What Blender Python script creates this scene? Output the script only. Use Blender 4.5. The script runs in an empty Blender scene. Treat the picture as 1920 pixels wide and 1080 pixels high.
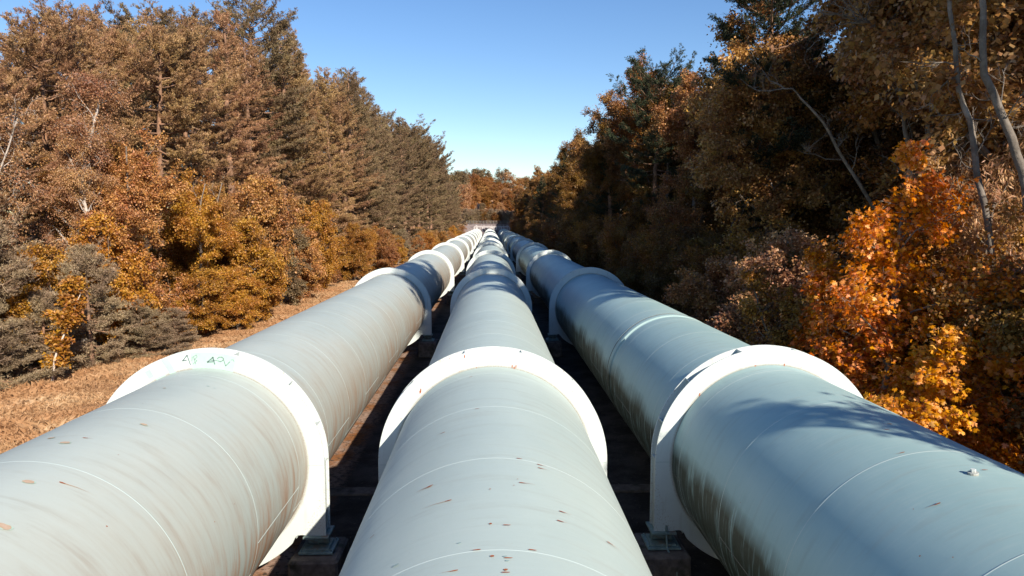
import bpy, math, random
import numpy as np
from mathutils import Vector, Matrix, Euler

S = bpy.context.scene
C = S.collection
R = math.radians

# ------------------------------------------------------------------ camera
F_PX = 1350.0                      # focal length in pixels of the 1920 px wide photograph
PITCH = math.atan(122.5 / F_PX)
YAW = math.atan(41.0 / F_PX)
CAM = Vector((-0.05, 0.0, 7.32))
cd = bpy.data.cameras.new('camera'); cam = bpy.data.objects.new('camera', cd); C.objects.link(cam)
cd.sensor_width = 36.0; cd.lens = 36.0 * F_PX / 1920.0
cd.clip_start = 0.1; cd.clip_end = 9000
cam.location = CAM
cam.rotation_euler = (math.pi / 2 - PITCH, 0, -YAW)
S.camera = cam

# ------------------------------------------------------------------ sky, sun, exposure
SUN_EL = R(30.0); SUN_AZ = R(61.0)            # azimuth measured from +x towards -y (behind the camera, to the right)
sun_dir = Vector((math.cos(SUN_EL) * math.cos(SUN_AZ), -math.cos(SUN_EL) * math.sin(SUN_AZ), math.sin(SUN_EL)))
w = bpy.data.worlds.new("World"); S.world = w; w.use_nodes = True
wn = w.node_tree; wn.nodes.clear()
sky = wn.nodes.new('ShaderNodeTexSky'); sky.sky_type = 'NISHITA'; sky.sun_disc = False
sky.sun_elevation = SUN_EL
sky.sun_rotation = math.atan2(sun_dir.x, sun_dir.y)
sky.air_density = 1.0; sky.dust_density = 0.05; sky.ozone_density = 1.9; sky.altitude = 0
bg = wn.nodes.new('ShaderNodeBackground'); bg.inputs['Strength'].default_value = 0.083
wo = wn.nodes.new('ShaderNodeOutputWorld')
hsv = wn.nodes.new('ShaderNodeHueSaturation'); hsv.inputs['Saturation'].default_value = 1.22; hsv.inputs['Hue'].default_value = .508; wn.links.new(sky.outputs[0], hsv.inputs['Color']); wn.links.new(hsv.outputs[0], bg.inputs[0]); wn.links.new(bg.outputs[0], wo.inputs[0])
sd = bpy.data.lights.new('sun', 'SUN'); sd.energy = 5.0; sd.angle = R(0.5); sd.color = (1.0, 0.885, 0.74)
sun = bpy.data.objects.new('sun', sd); C.objects.link(sun)
sun.rotation_euler = (-sun_dir).to_track_quat('-Z', 'Y').to_euler(); sun.location = (30, -40, 60)
S.view_settings.view_transform = 'Standard'; S.view_settings.look = 'None'
S.view_settings.exposure = 0.87; S.view_settings.gamma = 1.0
S.render.engine = 'CYCLES'

# ------------------------------------------------------------------ helpers
def tag(o, label=None, cat=None, group=None, kind=None):
    if label: o['label'] = label
    if cat: o['category'] = cat
    if group: o['group'] = group
    if kind: o['kind'] = kind
    return o

def mesh(name, V, faces, mats, midx=None, smooth=False, attr=None):
    """faces: list of (k, array (n,k)) blocks."""
    me = bpy.data.meshes.new(name)
    V = np.asarray(V, dtype=np.float32)
    me.vertices.add(len(V)); me.vertices.foreach_set('co', V.ravel())
    tot = sum(f.size for f in faces); nf = sum(len(f) for f in faces)
    me.loops.add(tot); me.polygons.add(nf)
    me.loops.foreach_set('vertex_index', np.concatenate([f.ravel() for f in faces]).astype(np.int32))
    starts = []; s = 0
    for f in faces:
        k = f.shape[1]; starts.append(s + k * np.arange(len(f))); s += f.size
    me.polygons.foreach_set('loop_start', np.concatenate(starts).astype(np.int32))
    if not isinstance(mats, (list, tuple)): mats = [mats]
    for m in mats: me.materials.append(m)
    if midx is not None: me.polygons.foreach_set('material_index', np.asarray(midx, dtype=np.int32))
    me.update(calc_edges=True)
    me.polygons.foreach_set('use_smooth', np.full(nf, smooth, dtype=bool))
    if attr is not None:
        a = me.attributes.new('rnd', 'FLOAT', 'FACE'); a.data.foreach_set('value', np.asarray(attr, dtype=np.float32))
    me.validate()
    return me

def link(name, me, parent=None, loc=(0, 0, 0)):
    o = bpy.data.objects.new(name, me); C.objects.link(o); o.location = loc
    if parent: o.parent = parent
    return o

def empty(name, loc, label, cat, group=None, rz=0, sc=1):
    o = bpy.data.objects.new(name, None); C.objects.link(o); o.location = loc
    o.rotation_euler = (0, 0, rz); o.scale = (sc, sc, sc) if not isinstance(sc, tuple) else sc
    o.empty_display_size = 0.3
    return tag(o, label, cat, group)

class MB:
    def __init__(s): s.v = []; s.q = []; s.t = []; s.n = 0; s.qm = []; s.tm = []
    def add(s, V, Q=None, T=None, m=0):
        V = np.asarray(V, float).reshape(-1, 3)
        if Q is not None and len(Q): s.q.append(np.asarray(Q).reshape(-1, 4) + s.n); s.qm += [m] * len(s.q[-1])
        if T is not None and len(T): s.t.append(np.asarray(T).reshape(-1, 3) + s.n); s.tm += [m] * len(s.t[-1])
        s.v.append(V); s.n += len(V)
    def box(s, c, d, m=0, bev=0.0, rot=None):
        x, y, z = d[0] / 2, d[1] / 2, d[2] / 2
        if bev <= 0:
            V = np.array([(i, j, k) for i in (-x, x) for j in (-y, y) for k in (-z, z)], float)
            Q = [(0, 1, 3, 2), (4, 6, 7, 5), (0, 4, 5, 1), (2, 3, 7, 6), (0, 2, 6, 4), (1, 5, 7, 3)]
        else:
            V = []; b = bev
            for zz, ins in ((-z, b), (-z + b, 0), (z - b, 0), (z, b)):
                X, Y = x - ins, y - ins
                c_ = b if ins == 0 else b * .6
                V += [(-X + c_, -Y, zz), (X - c_, -Y, zz), (X, -Y + c_, zz), (X, Y - c_, zz), (X - c_, Y, zz), (-X + c_, Y, zz), (-X, Y - c_, zz), (-X, -Y + c_, zz)]
            V = np.array(V, float); Q = []
            for r in range(3):
                for i in range(8):
                    j = (i + 1) % 8; Q.append((r * 8 + i, r * 8 + j, r * 8 + 8 + j, r * 8 + 8 + i))
            for o_, fl in ((0, 1), (24, 0)):
                for a in ((0, 1, 2, 7), (7, 2, 3, 6), (6, 3, 4, 5)):
                    f = tuple(o_ + i for i in a); Q.append(f[::-1] if fl else f)
        if rot is not None: V = V @ np.array(rot.to_matrix()).T
        s.add(V + np.array(c), Q, m=m)
    def tube(s, P, rad, sides=6, m=0, cap=False):
        P = np.asarray(P, float); n = len(P); rad = np.broadcast_to(np.asarray(rad, float), (n,))
        T = np.gradient(P, axis=0); T /= np.linalg.norm(T, axis=1)[:, None] + 1e-9
        ref = np.array([0, 0, 1.0]) if abs(T[:, 2]).mean() < .8 else np.array([1.0, 0, 0])
        A = np.cross(T, ref); A /= np.linalg.norm(A, axis=1)[:, None] + 1e-9
        B = np.cross(T, A)
        a = np.arange(sides) * 2 * math.pi / sides
        V = P[:, None, :] + rad[:, None, None] * (np.cos(a)[None, :, None] * A[:, None, :] + np.sin(a)[None, :, None] * B[:, None, :])
        i = np.arange(n - 1)[:, None] * sides; j = np.arange(sides)[None, :]; k = (j + 1) % sides
        Q = np.stack([i + j, i + sides + j, i + sides + k, i + k], -1).reshape(-1, 4)
        s.add(V.reshape(-1, 3), Q, m=m)
        if cap:
            for e, fl in ((0, 0), (n - 1, 1)):
                ring = V[e]; cpt = P[e]
                Tt = [(0, 1 + (x + 1) % sides, 1 + x) if not fl else (0, 1 + x, 1 + (x + 1) % sides) for x in range(sides)]
                s.add(np.vstack([cpt[None], ring]), T=Tt, m=m)
    def data(s, name, mats, smooth=False):
        fs = []; mi = []
        if s.q: fs.append(np.concatenate(s.q)); mi += s.qm
        if s.t: fs.append(np.concatenate(s.t)); mi += s.tm
        return mesh(name, np.concatenate(s.v), fs, mats, mi, smooth)
    def build(s, name, mats, parent=None, loc=(0, 0, 0), smooth=False):
        return link(name, s.data(name, mats, smooth), parent, loc)

# --- node helper
class NT:
    def __init__(s, name):
        s.m = bpy.data.materials.new(name); s.m.use_nodes = True; s.t = s.m.node_tree; s.t.nodes.clear()
    def n(s, typ, **kw):
        nd = s.t.nodes.new(typ)
        for k, v in kw.items():
            if k.startswith('_'): setattr(nd, k[1:], v)
        for k, v in kw.items():
            if k.startswith('_'): continue
            key = int(k[1:]) if k[0] == 'i' and k[1:].isdigit() else k
            tgt = nd.inputs[key]
            if isinstance(v, bpy.types.NodeSocket): s.t.links.new(v, tgt)
            else: tgt.default_value = v
        return nd
    def math(s, op, a, b=None, c=None, clamp=False):
        kw = {'i0': a}
        if b is not None: kw['i1'] = b
        if c is not None: kw['i2'] = c
        return s.n('ShaderNodeMath', _operation=op, _use_clamp=clamp, **kw).outputs[0]
    def mix(s, f, a, b, blend='MIX'):
        nd = s.t.nodes.new('ShaderNodeMix'); nd.data_type = 'RGBA'; nd.blend_type = blend
        for idx, v in ((0, f), (6, a), (7, b)):
            if isinstance(v, bpy.types.NodeSocket): s.t.links.new(v, nd.inputs[idx])
            else: nd.inputs[idx].default_value = v if idx == 0 else (tuple(v) + (1,) if len(v) == 3 else v)
        return nd.outputs[2]
    def ramp(s, f, stops, interp='LINEAR'):
        nd = s.t.nodes.new('ShaderNodeValToRGB'); cr = nd.color_ramp; cr.interpolation = interp
        while len(cr.elements) < len(stops): cr.elements.new(0.5)
        for e, (p, c) in zip(cr.elements, stops):
            e.position = p; e.color = (c, c, c, 1) if not isinstance(c, tuple) else c + (1,)
        s.t.links.new(f, nd.inputs[0]); return nd.outputs[0]
    def noise(s, vec, scale, detail=4, rough=.55, **k):
        nd = s.n('ShaderNodeTexNoise', Scale=scale, Detail=detail, Roughness=rough)
        if vec is not None: s.t.links.new(vec, nd.inputs['Vector'])
        return nd.outputs[0]
    def rng(s, v, a, b, c=0., d=1.):
        nd = s.n('ShaderNodeMapRange', i0=v, i1=a, i2=b, i3=c, i4=d); return nd.outputs[0]
    def vec(s, x, y, z): return s.n('ShaderNodeCombineXYZ', i0=x, i1=y, i2=z).outputs[0]
    def out(s, sh): s.n('ShaderNodeOutputMaterial', Surface=sh); return s.m

def obj_xyz(t):
    tc = t.n('ShaderNodeTexCoord').outputs['Object']; sp = t.n('ShaderNodeSeparateXYZ', i0=tc)
    return tc, sp.outputs[0], sp.outputs[1], sp.outputs[2]

# ------------------------------------------------------------------ materials
def mat_pipe(name, brown, algae, seed, topdirt, c1=(.35, .435, .425), c2=(.39, .475, .455)):
    t = NT(name); tc, x, y, z = obj_xyz(t)
    th = t.math('ARCTAN2', x, z)                       # 0 at the crest, + to the right
    ath = t.math('ABSOLUTE', th)
    sv = t.vec(t.math('MULTIPLY', y, 6.5), t.math('MULTIPLY', th, 1.7), seed)
    streak = t.noise(sv, 1.0, 6, .62)
    sv2 = t.vec(t.math('MULTIPLY', y, 22.0), t.math('MULTIPLY', th, 3.2), seed + 3.1)
    streak2 = t.noise(sv2, 1.0, 4, .6)
    big = t.noise(t.vec(t.math('MULTIPLY', y, .35), t.math('MULTIPLY', th, 1.2), seed + 7.), 1.0, 4, .55)
    fine = t.noise(tc, 22.0, 5, .65)
    # each rolled plate has its own slight tone
    plate = t.n('ShaderNodeTexWhiteNoise', _noise_dimensions='1D', i1=t.math('FLOOR', t.math('DIVIDE', t.math('ADD', y, 10.9), 2.4))).outputs[0]
    base = t.mix(t.rng(big, .35, .68), c1, c2)
    base = t.mix(t.math('MULTIPLY', t.rng(plate, 0, 1, -.5, .5), .10), base, (.28, .34, .34))
    base = t.mix(t.rng(streak2, .50, .74, 0, .22), base, (.44, .52, .50))
    base = t.mix(t.rng(streak, .54, .76, 0, .30 + topdirt), base, (.26, .27, .245))
    # rain-washed dirt down the right side (brown) and down the left side (green-black)
    right = t.rng(th, .15, 1.75); left = t.rng(t.math('ADD', th, t.math('MULTIPLY', t.math('SUBTRACT', big, .5), .5)), -1.28, -1.50)
    base = t.mix(t.math('MULTIPLY', t.math('MULTIPLY', t.rng(th, .2, 1.3), t.rng(big, .32, .66, .35, 1)), t.math('MULTIPLY', t.rng(y, 8, 55, .5, 1.0), brown)), base, (.26, .205, .15))
    br = t.math('MULTIPLY', right, t.rng(t.math('ADD', t.math('MULTIPLY', streak, .7), t.math('MULTIPLY', streak2, .3)), .42, .66, 0, .75), clamp=True)
    base = t.mix(t.math('MULTIPLY', br, brown), base, (.255, .195, .14))
    rustb = t.math('MULTIPLY', t.rng(th, 1.25, 2.1), t.rng(streak, .44, .60), clamp=True)
    base = t.mix(t.math('MULTIPLY', rustb, brown), base, (.33, .135, .05))
    al = t.math('MULTIPLY', left, t.rng(t.math('ADD', t.math('MULTIPLY', streak, .55), t.math('MULTIPLY', streak2, .45)), .34, .48), clamp=True)
    base = t.mix(t.math('MULTIPLY', al, algae), base, (.035, .042, .030))
    sp = t.rng(t.noise(tc, 60., 2, .5), .70, .76)
    base = t.mix(t.math('MULTIPLY', sp, .35), base, (.30, .26, .22))
    ro = t.rng(t.math('ADD', t.math('MULTIPLY', streak, .6), t.math('MULTIPLY', fine, .4)), .3, .7, .40, .62)
    hgt = t.math('ADD', t.math('MULTIPLY', big, .02), t.math('MULTIPLY', fine, .0012))
    bmp = t.n('ShaderNodeBump', Strength=.55, Distance=1.0, Height=hgt).outputs[0]
    b = t.n('ShaderNodeBsdfPrincipled', **{'Base Color': base, 'Roughness': ro, 'Normal': bmp, 'Specular IOR Level': .32})
    return t.out(b.outputs[0])

def mat_simple(name, c1, c2, scale, rough=.6, bump=.0, spec=.4, stops=(.35, .65), c3=None, metal=0, detail=5):
    t = NT(name); tc, x, y, z = obj_xyz(t)
    n1 = t.noise(tc, scale, detail, .6)
    col = t.mix(t.rng(n1, stops[0], stops[1]), c1, c2)
    if c3: col = t.mix(t.rng(t.noise(tc, scale * .37, 5, .65), .52, .66), col, c3)
    kw = {'Base Color': col, 'Roughness': rough, 'Specular IOR Level': spec, 'Metallic': metal}
    if bump: kw['Normal'] = t.n('ShaderNodeBump', Strength=bump, Distance=.05, Height=t.noise(tc, scale * 2, 6, .65)).outputs[0]
    return t.out(t.n('ShaderNodeBsdfPrincipled', **kw).outputs[0])

def mat_leaf(name, stops, clump=None, trans=.35, rough=.5, hue=.0, cs=.5, spec=.25):
    """stops: colour ramp over the per-leaf random value; clump: second colour appearing in noise clumps."""
    t = NT(name)
    a = t.n('ShaderNodeAttribute', _attribute_name='rnd').outputs['Fac']
    col = t.ramp(a, stops)
    tc = t.n('ShaderNodeTexCoord').outputs['Object']
    oi = t.n('ShaderNodeObjectInfo').outputs['Random']
    off = t.n('ShaderNodeVectorMath', _operation='ADD', i0=tc, i1=t.vec(t.math('MULTIPLY', oi, 91.), t.math('MULTIPLY', oi, 37.), 0.)).outputs[0]
    if clump:
        col = t.mix(t.math('MULTIPLY', t.rng(t.noise(off, cs, 3, .6), .42, .60), .8), col, clump)
    hs = t.n('ShaderNodeHueSaturation', Hue=t.rng(oi, 0, 1, .5 - hue, .5 + hue), Saturation=t.rng(t.math('FRACT', t.math('MULTIPLY', oi, 7.3)), 0, 1, .85, 1.1),
             Value=t.rng(t.math('FRACT', t.math('MULTIPLY', oi, 13.7)), 0, 1, .8, 1.15), Color=col).outputs[0]
    d = t.n('ShaderNodeBsdfPrincipled', **{'Base Color': hs, 'Roughness': rough, 'Specular IOR Level': spec}).outputs[0]
    tr = t.n('ShaderNodeBsdfTranslucent', Color=hs).outputs[0]
    return t.out(t.n('ShaderNodeMixShader', i0=trans, i1=d, i2=tr).outputs[0])

M = {}
M['pipe_left'] = mat_pipe('weathered pale pipe paint brown side', .85, .9, 1.7, .06, (.355, .42, .41), (.41, .47, .45))
M['pipe_mid'] = mat_pipe('pale pipe paint', .35, .8, 11.3, .0)
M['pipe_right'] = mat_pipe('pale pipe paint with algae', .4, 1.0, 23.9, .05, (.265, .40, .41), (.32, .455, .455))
M['weld'] = mat_simple('weld bead paint with glint tone', (.37, .46, .455), (.41, .49, .48), 8, rough=.3, spec=.6)  # lighter than the shell, so the seam highlight is partly in the colour
M['seamdark'] = mat_simple('dark joint line', (.09, .09, .085), (.14, .12, .10), 8, rough=.7)
M['rust'] = mat_simple('rust', (0.336, 0.104, 0.036), (0.240, 0.060, 0.024), 20, rough=.9)
M['rustlight'] = mat_simple('pale rust run', (0.416, 0.288, 0.200), (0.368, 0.224, 0.136), 20, rough=.9)
M['chip'] = mat_simple('bare peach primer', (.44, .33, .25), (.38, .28, .20), 20, rough=.8)
M['mint'] = mat_simple('mint touch up paint', (.33, .48, .415), (.36, .51, .445), 6, rough=.5)
M['mint_dark'] = mat_simple('grey green touch up paint', (.24, .35, .34), (.28, .39, .38), 6, rough=.5)
M['ink'] = mat_simple('dark spray paint', (.09, .14, .14), (.17, .24, .23), 30, rough=.8)
def mat_ring():
    t = NT('white ring paint'); tc, x, y, z = obj_xyz(t)
    r_ = t.math('SQRT', t.math('ADD', t.math('MULTIPLY', x, x), t.math('MULTIPLY', z, z)))
    run = t.noise(t.vec(t.math('MULTIPLY', x, 9.), t.math('MULTIPLY', y, 4.), t.math('MULTIPLY', z, .9)), 1., 5, .6)
    big = t.noise(tc, 1.6, 4, .6); sp = t.noise(tc, 34., 3, .6)
    col = t.mix(t.rng(big, .35, .65), (.475, .54, .54), (.52, .58, .575))
    col = t.mix(t.rng(run, .56, .74, 0, .55), col, (.36, .37, .33))
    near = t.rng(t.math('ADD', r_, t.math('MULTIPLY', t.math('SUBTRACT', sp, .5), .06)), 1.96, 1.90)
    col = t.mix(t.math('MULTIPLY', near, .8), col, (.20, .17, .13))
    edge = t.math('MULTIPLY', t.rng(r_, 2.19, 2.235), t.rng(sp, .56, .66), clamp=True)
    col = t.mix(t.math('MULTIPLY', edge, .6), col, (.24, .15, .09))
    col = t.mix(t.rng(sp, .70, .74, 0, .7), col, (.30, .17, .09))
    return t.out(t.n('ShaderNodeBsdfPrincipled', **{'Base Color': col, 'Roughness': .5, 'Specular IOR Level': .3}).outputs[0])
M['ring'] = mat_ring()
M['bearing'] = mat_simple('grey green bearing paint', (.20, .29, .29), (.12, .18, .18), 9, rough=.5, c3=(.20, .15, .11), bump=.1)
M['concrete_block'] = mat_simple('mossy dark concrete', (0.080, 0.068, 0.064), (0.160, 0.136, 0.124), 5, rough=.95, bump=.6, c3=(0.040, 0.040, 0.028))
M['concrete_wall'] = mat_simple('pinkish grey concrete', (.17, .14, .145), (.23, .195, .20), 1.2, rough=.9, bump=.3, c3=(.12, .10, .10))
M['white_paint'] = mat_simple('flaking white paint', (.46, .44, .44), (.38, .36, .36), 5, rough=.7)
M['galv'] = mat_simple('galvanised railing', (0.336, 0.336, 0.320), (0.440, 0.432, 0.408), 9, rough=.5, metal=.3)
M['bark_brown'] = mat_simple('pine bark', (0.120, 0.072, 0.048), (0.264, 0.152, 0.096), 3.5, rough=.95, bump=.8, c3=(0.336, 0.184, 0.104))
M['bark_grey'] = mat_simple('grey bark', (0.112, 0.088, 0.068), (0.208, 0.168, 0.136), 4, rough=.95, bump=.7, c3=(0.272, 0.232, 0.192))
M['bark_pale'] = mat_simple('pale lichened bark', (.10, .085, .07), (.19, .165, .14), 3.5, rough=.9, bump=.9, c3=(.25, .22, .19))
M['bark_birch'] = mat_simple('birch bark', (.34, .30, .26), (.44, .39, .35), 3.5, rough=.85, bump=.7, c3=(.12, .10, .08))
M['bark_young'] = mat_simple('young smooth bark', (.50, .42, .36), (.62, .54, .47), 5, rough=.85)


# foliage: one shared material for needles and one for leaves; each tree's own colour is its object colour
TINT = {
    'needle_brown': (0.36, 0.215, 0.11),
    'needle_olive': (0.255, 0.18, 0.1),
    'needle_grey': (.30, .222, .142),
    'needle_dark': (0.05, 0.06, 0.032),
    'leaf_yellow': (.45, .22, .045),
    'leaf_orange': (.42, .215, .078),
    'leaf_birch': (0.45, 0.25, 0.125),
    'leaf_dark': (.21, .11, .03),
    'leaf_rust': (.32, .145, .035),
    'leaf_maple': (.70, .255, .035),
    'leaf_hill': (0.33, 0.15, 0.05),
}

def mat_foliage(name, trans, rough, spec, cs, hue_leaf, hue_clump, lo=.5, hi=1.45):
    t = NT(name)
    a = t.n('ShaderNodeAttribute', _attribute_name='rnd').outputs['Fac']
    oi = t.n('ShaderNodeObjectInfo'); rnd = oi.outputs['Random']
    tc = t.n('ShaderNodeTexCoord').outputs['Object']
    off = t.n('ShaderNodeVectorMath', _operation='ADD', i0=tc, i1=t.vec(t.math('MULTIPLY', rnd, 91.), t.math('MULTIPLY', rnd, 37.), 0.)).outputs[0]
    c = t.rng(t.noise(off, cs, 3, .6), .38, .62, -1, 1)
    b_ = t.math('FRACT', t.math('MULTIPLY', a, 17.31))
    hue = t.math('ADD', t.math('ADD', .5, t.math('MULTIPLY', c, hue_clump)), t.math('MULTIPLY', t.math('SUBTRACT', b_, .5), hue_leaf * 2))
    hue = t.math('ADD', hue, t.rng(rnd, 0, 1, -.008, .008))
    val = t.math('MULTIPLY', t.rng(a, 0, 1, lo, hi), t.rng(c, -1, 1, .85, 1.15))
    val = t.math('MULTIPLY', val, t.rng(t.math('FRACT', t.math('MULTIPLY', rnd, 13.7)), 0, 1, .85, 1.15))
    sat = t.rng(a, .5, 1, 1.05, .82)
    col = t.n('ShaderNodeHueSaturation', Hue=hue, Saturation=sat, Value=val, Color=oi.outputs['Color']).outputs[0]
    d = t.n('ShaderNodeBsdfPrincipled', **{'Base Color': col, 'Roughness': rough, 'Specular IOR Level': spec}).outputs[0]
    tr = t.n('ShaderNodeBsdfTranslucent', Color=col).outputs[0]
    return t.out(t.n('ShaderNodeMixShader', i0=trans, i1=d, i2=tr).outputs[0])
M['needle'] = mat_foliage('pine needles', .28, .5, .2, .45, .008, .012)
M['leaf'] = mat_foliage('autumn leaves', .36, .45, .3, .45, .012, .010)
M['grass'] = mat_leaf('dry grass blades', [(0, (.40, .205, .08)), (.4, (.56, .315, .135)), (.75, (.66, .42, .20)), (1, (.72, .53, .31))], clump=(.54, .27, .10), trans=.35, cs=.35, rough=.6)

def mat_ground():
    t = NT('dry heath ground'); tc, x, y, z = obj_xyz(t)
    a = t.noise(tc, .35, 6, .6); b = t.noise(tc, 6.0, 6, .7); c = t.noise(tc, 40., 3, .7)
    col = t.mix(t.rng(a, .38, .62), (0.336, 0.188, 0.096), (0.432, 0.264, 0.144))
    col = t.mix(t.rng(b, .46, .62, 0, .8), col, (0.240, 0.104, 0.040))
    col = t.mix(t.rng(c, .5, .7, 0, .6), col, (0.496, 0.336, 0.208))
    # leaf-littered dark soil under the woods on both sides
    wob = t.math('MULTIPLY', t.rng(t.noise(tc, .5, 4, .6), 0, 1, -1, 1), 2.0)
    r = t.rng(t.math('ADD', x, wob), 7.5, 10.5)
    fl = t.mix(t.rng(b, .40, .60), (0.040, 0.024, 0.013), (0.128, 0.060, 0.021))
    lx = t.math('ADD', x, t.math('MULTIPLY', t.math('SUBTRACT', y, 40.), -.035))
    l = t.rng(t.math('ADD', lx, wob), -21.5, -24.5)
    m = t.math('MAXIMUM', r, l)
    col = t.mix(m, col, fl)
    bm = t.n('ShaderNodeBump', Strength=.8, Distance=.15, Height=t.math('ADD', b, t.math('MULTIPLY', c, .4))).outputs[0]
    return t.out(t.n('ShaderNodeBsdfPrincipled', **{'Base Color': col, 'Roughness': 1.0, 'Specular IOR Level': .1, 'Normal': bm}).outputs[0])
M['ground'] = mat_ground()

def mat_bed():
    t = NT('mossy concrete bed with painted shade'); tc, x, y, z = obj_xyz(t)
    a = t.noise(tc, .8, 6, .65); b = t.noise(tc, 7., 6, .7)
    dark = t.mix(t.rng(a, .42, .60), (0.016, 0.014, 0.013), (0.060, 0.052, 0.050))  # mossy concrete, darkened further to paint in the shade between the pipes
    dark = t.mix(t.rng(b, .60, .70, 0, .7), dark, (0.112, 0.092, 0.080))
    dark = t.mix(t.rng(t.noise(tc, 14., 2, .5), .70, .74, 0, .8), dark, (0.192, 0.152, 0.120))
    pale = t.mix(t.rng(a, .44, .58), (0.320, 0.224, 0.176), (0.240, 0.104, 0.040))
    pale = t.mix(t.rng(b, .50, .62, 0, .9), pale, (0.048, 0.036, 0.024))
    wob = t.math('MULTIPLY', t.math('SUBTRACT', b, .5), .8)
    f = t.rng(t.math('ADD', x, wob), -4.1, -4.5)  # painted shadow edge: sunlit rusty strip paler, shaded bed dark
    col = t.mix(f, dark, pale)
    bm = t.n('ShaderNodeBump', Strength=.6, Distance=.06, Height=b).outputs[0]
    return t.out(t.n('ShaderNodeBsdfPrincipled', **{'Base Color': col, 'Roughness': .85, 'Normal': bm, 'Specular IOR Level': .25}).outputs[0])
M['bed'] = mat_bed()

# ------------------------------------------------------------------ setting
def plane_grid(xs, ys, zf):
    X, Y = np.meshgrid(xs, ys); Z = zf(X, Y)
    V = np.stack([X, Y, Z], -1).reshape(-1, 3); nx = len(xs)
    i = np.arange(len(ys) - 1)[:, None] * nx; j = np.arange(nx - 1)[None, :]
    return V, np.stack([i + j, i + j + 1, i + nx + j + 1, i + nx + j], -1).reshape(-1, 4)

def hash_noise(X, Y, s, seed=0):
    r = np.random.RandomState(seed); o = np.zeros_like(X)
    for k in range(6):
        a, b, c, d = r.rand(4); o += np.sin(X / s * (0.6 + a * 2) + b * 6.3 + Y / s * (c - .5) * 3) * np.cos(Y / s * (.5 + d * 2) + a * 6.3)
    return o / 6

xs = np.concatenate([[-3000, -1200, -500, -200, -100], np.linspace(-60, 60, 121), [100, 200, 500, 1200, 3000]])
ys = np.concatenate([[-1500, -500, -120, -60], np.linspace(-30, 300, 221), [500, 1200, 3000, 6000]])
def gz(X, Y):
    bumps = hash_noise(X, Y, 3.0, 4) * .16 + hash_noise(X, Y, 11., 9) * .25
    m = np.clip((np.abs(X) - 9.0) / 4, 0, 1)
    return bumps * m - .02
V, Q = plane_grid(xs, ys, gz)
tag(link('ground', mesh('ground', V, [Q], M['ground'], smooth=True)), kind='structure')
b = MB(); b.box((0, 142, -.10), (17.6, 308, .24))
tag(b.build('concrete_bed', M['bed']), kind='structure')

# hill beyond the end wall
def hz(X, Y):
    t_ = np.clip((Y - 303) / 40, 0, 1)
    z = 6.0 + 7.0 * t_ ** .8 + np.clip((Y - 345) / 120, 0, 1) * 14
    z += hash_noise(X, Y, 9., 3) * .8 * t_
    edge = np.clip((Y - 299.4) / 1.5, 0, 1)
    z = z * edge + (-3) * (1 - edge)
    return z
V, Q = plane_grid(np.linspace(-120, 120, 121), np.concatenate([[299.3], np.linspace(300.2, 480, 80), [700, 1500]]), hz)
def mat_hill():
    t = NT('dry hillside'); tc, x, y, z = obj_xyz(t)
    a = t.noise(tc, .12, 5, .6); b_ = t.noise(tc, 1.2, 6, .7)
    col = t.mix(t.rng(a, .4, .6), (0.464, 0.256, 0.136), (0.528, 0.352, 0.224))
    col = t.mix(t.rng(b_, .5, .62, 0, .8), col, (0.272, 0.136, 0.056))
    return t.out(t.n('ShaderNodeBsdfPrincipled', **{'Base Color': col, 'Roughness': 1., 'Specular IOR Level': .1}).outputs[0])
tag(link('hill', mesh('hill', V, [Q], mat_hill(), smooth=True)), kind='structure')

# ------------------------------------------------------------------ pipes
PX = {'left': -5.51, 'centre': 0.0, 'right': 5.42}
AX = 2.65; RP = 1.9; RO = 2.235
D1, DS, NR = 13.7, 25.3, 12
YEND = 299.5
COLS = {}

# pixel of the photograph -> point on a pipe / on a ring face (used for the marks on them)
Rm = np.array(cam.rotation_euler.to_matrix())
def pray(px, py):
    d = Rm @ np.array([(px - 960) / F_PX, -(py - 540) / F_PX, -1.0]); return np.array(CAM), d / np.linalg.norm(d)
def on_pipe(px, py, cx):
    o, d = pray(px, py); ox, oz = o[0] - cx, o[2] - AX
    A = d[0] ** 2 + d[2] ** 2; B = 2 * (ox * d[0] + oz * d[2]); Cc = ox * ox + oz * oz - RP * RP
    D = B * B - 4 * A * Cc
    if D < 0: return None
    t_ = (-B - math.sqrt(D)) / (2 * A); p = o + t_ * d
    return p[1], math.atan2(p[0] - cx, p[2] - AX)       # y, angle from the crest
def on_face(px, py, cx, y=D1):
    o, d = pray(px, py); t_ = (y - o[1]) / d[1]; p = o + t_ * d
    return p[0] - cx, p[2] - AX

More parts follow.
